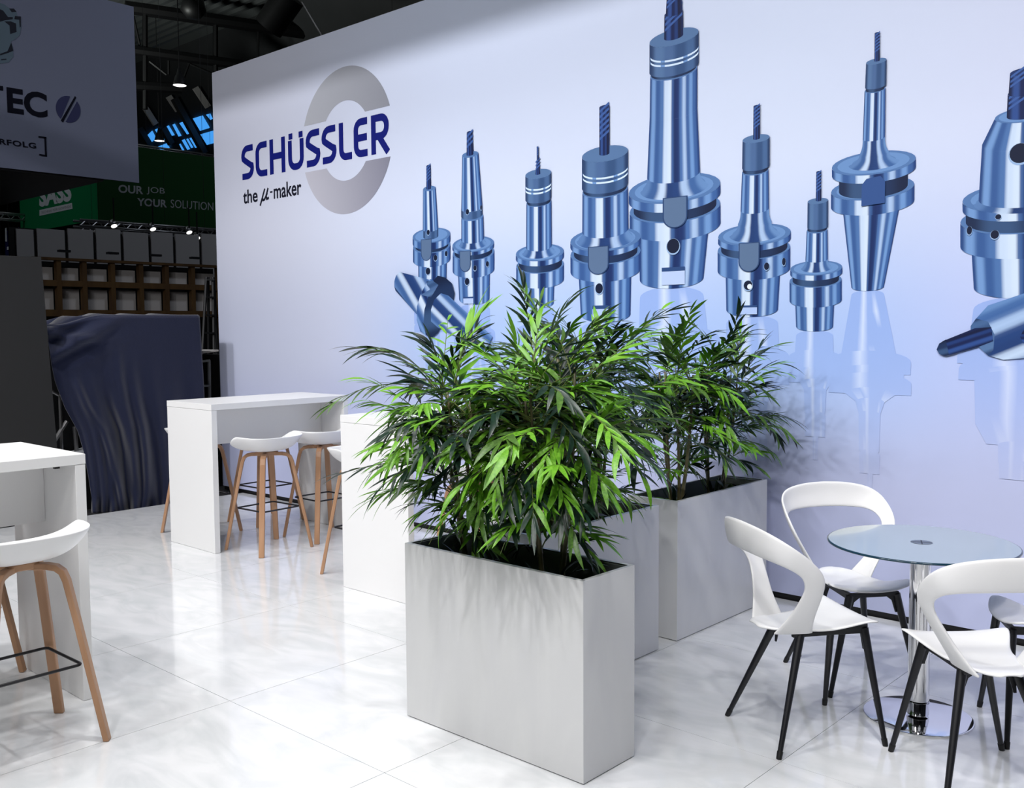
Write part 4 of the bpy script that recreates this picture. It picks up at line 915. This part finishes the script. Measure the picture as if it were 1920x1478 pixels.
# machine under a navy cloth
mx = -8.66; mo = at(280, 955, x=mx); mo.z = -0.04
mc = empty('covered_machine', mo, 0, 'tall machine draped with a navy cloth left of the printed wall', 'machine')
Ls = [(88, 612), (91, 640), (96, 680), (103, 715), (122, 765), (146, 808), (158, 850), (167, 900), (172, 935), (172, 962)]
Rs = [(374, 594), (376, 620), (378, 660), (381, 700), (383, 745), (385, 800), (386, 850), (384, 900), (380, 930), (376, 957)]
def along(L, t):
    f = t*(len(L)-1); i = min(len(L)-2, int(f)); return Vector(L[i]).lerp(Vector(L[i+1]), f-i)
NS, NT = 90, 70; vs = []
rnd = random.Random(5)
for j in range(NT+1):
    t = j/NT; l, r_ = along(Ls, t), along(Rs, t)
    for i in range(NS+1):
        s = i/NS; p = l.lerp(r_, s)
        if t < 0.12:                                          # top edge steps up to the machine's roof
            edge = 612-19*sm(0.08, 0.36, s); p.y = edge+(p.y-edge)*1.0 if t > 0 else edge
        if j == 0: p.y = 612-19*sm(0.05, 0.37, s)
        elif t < 0.2: k_ = t/0.2; p.y = (612-19*sm(0.05, 0.37, s))*(1-k_)+k_*(along(Ls, .2).lerp(along(Rs, .2), s).y)
        c = s-0.36-0.10*(1-t); amp = 0.03*sm(0.15, 0.7, t)
        fold = amp*(math.sin(46*s+2.2*math.sin(3*t)+1)*sm(.12, .3, s)*(1-.75*sm(.5, .8, s))+0.7*math.sin(21*s-2*t)+0.35*math.sin(83*s+5*t)*(1-sm(.4, .7, s)))
        fold += 0.05*math.exp(-((c-0.01)/0.028)**2)*sm(.12, .4, t)+0.035*math.exp(-((c-.11)/0.03)**2)*sm(.2, .6, t)
        dg = (p.y-612)+0.55*(p.x-90)                            # diagonal pulls, upper left
        fold += 0.035*math.sin(dg*0.13+0.4)*math.exp(-((s)/0.30)**2)*(1-sm(.1, .34, t))*1.3
        fold += 0.06*sm(.84, 1, t)*(math.sin(30*s+1.3)*0.6+0.5*math.sin(67*s))
        fold += 0.05*math.exp(-((s-.30+.25*(1-t))/.03)**2)*sm(.25, .5, t)-0.04*math.exp(-((s-.42+.2*(1-t))/.035)**2)*sm(.3, .6, t)
        fold += 0.045*math.exp(-((p.y-628-0.10*(p.x-90)+0.0016*(p.x-150)**2)/7)**2)*(1-sm(.25, .5, s))+0.04*math.exp(-((p.y-672+0.55*(p.x-95))/9)**2)*(1-sm(.3, .55, s))
        X = mx+fold-0.10*(1-sm(0, .3, s))*(1-t)
        q = at(p.x, p.y, x=X); 
        p.y += 0
        q.z = max(q.z, -0.035+0.01*abs(math.sin(17*s))); vs.append(q-mo)
fs = [(j*(NS+1)+i, j*(NS+1)+i+1, (j+1)*(NS+1)+i+1, (j+1)*(NS+1)+i) for j in range(NT) for i in range(NS)]
k = MB(); k.add(vs, fs); top = vs[:NS+1]; rows_ = [top]
for d_ in (0.03, 0.5, 1.0): rows_.append([p+Vector((-d_, 0, (0.012 if d_ < .9 else -0.02)+0.02*math.sin(i*.35)*(d_ == .5))) for i, p in enumerate(top)])
rows_.append([Vector((p.x, p.y, p.z-1.2)) for p in rows_[-1]])
for a, b in zip(rows_, rows_[1:]):
    k.add(a+b, [(i, i+NS+1, i+NS+2, i+1) for i in range(NS)])
rt = [vs[j*(NS+1)+NS] for j in range(NT+1)]
k.add(rt+[p+Vector((-1.0, 0.02, 0)) for p in rt], [(j, j+NT+1, j+NT+2, j+1) for j in range(NT)])
k.obj('cloth', M['cloth'], mc, smooth=True, solid=0.006)
def onm(u, v, e=-.25): return at(u, v, x=mx+e)-mo
k = MB(); a, b = onm(98, 868, -.2), onm(172, 845, -.2); k.bar([a, b], [Vector((.12, 0, 0))]*2, [Vector((0, 0, .03))]*2); k.obj('base_rail', M['print_grey'], mc)
for p, q, r_ in (((100, 830), (125, 790), .02), ((112, 740), (116, 850), .015), ((98, 735), (122, 748), .012), ((140, 800), (150, 930), .02)):
    k = MB(); rod(k, onm(*p), onm(*q), r_); k.obj('strut', M['alu'], mc)
a = onm(70, 612, -.4); b = onm(370, 612, -.4); k = MB(); k.box((a.x-.4, a.y, 0.0), (a.x, b.y, a.z-.08)); k.obj('machine_body', M['steel'], mc)

# fascia added unseen before the stand wall to shade its top strip
fa = empty('light_blocker', (-3.5, 2.5, 4.906), 0, 'white fascia board added unseen above the seating to shade the wall top', 'blocker')
k = MB(); k.box((-9.0, -0.02, 0), (9.0, 0.02, 0.28)); k.obj('blocker_board', M['white_lam'], fa)
for x in (-8, -3, 3, 8):
    k = MB(); rod(k, (x, 0, 0.28), (x, 0, 7.49), .006); k.obj('hanger', M['alu'], fa)
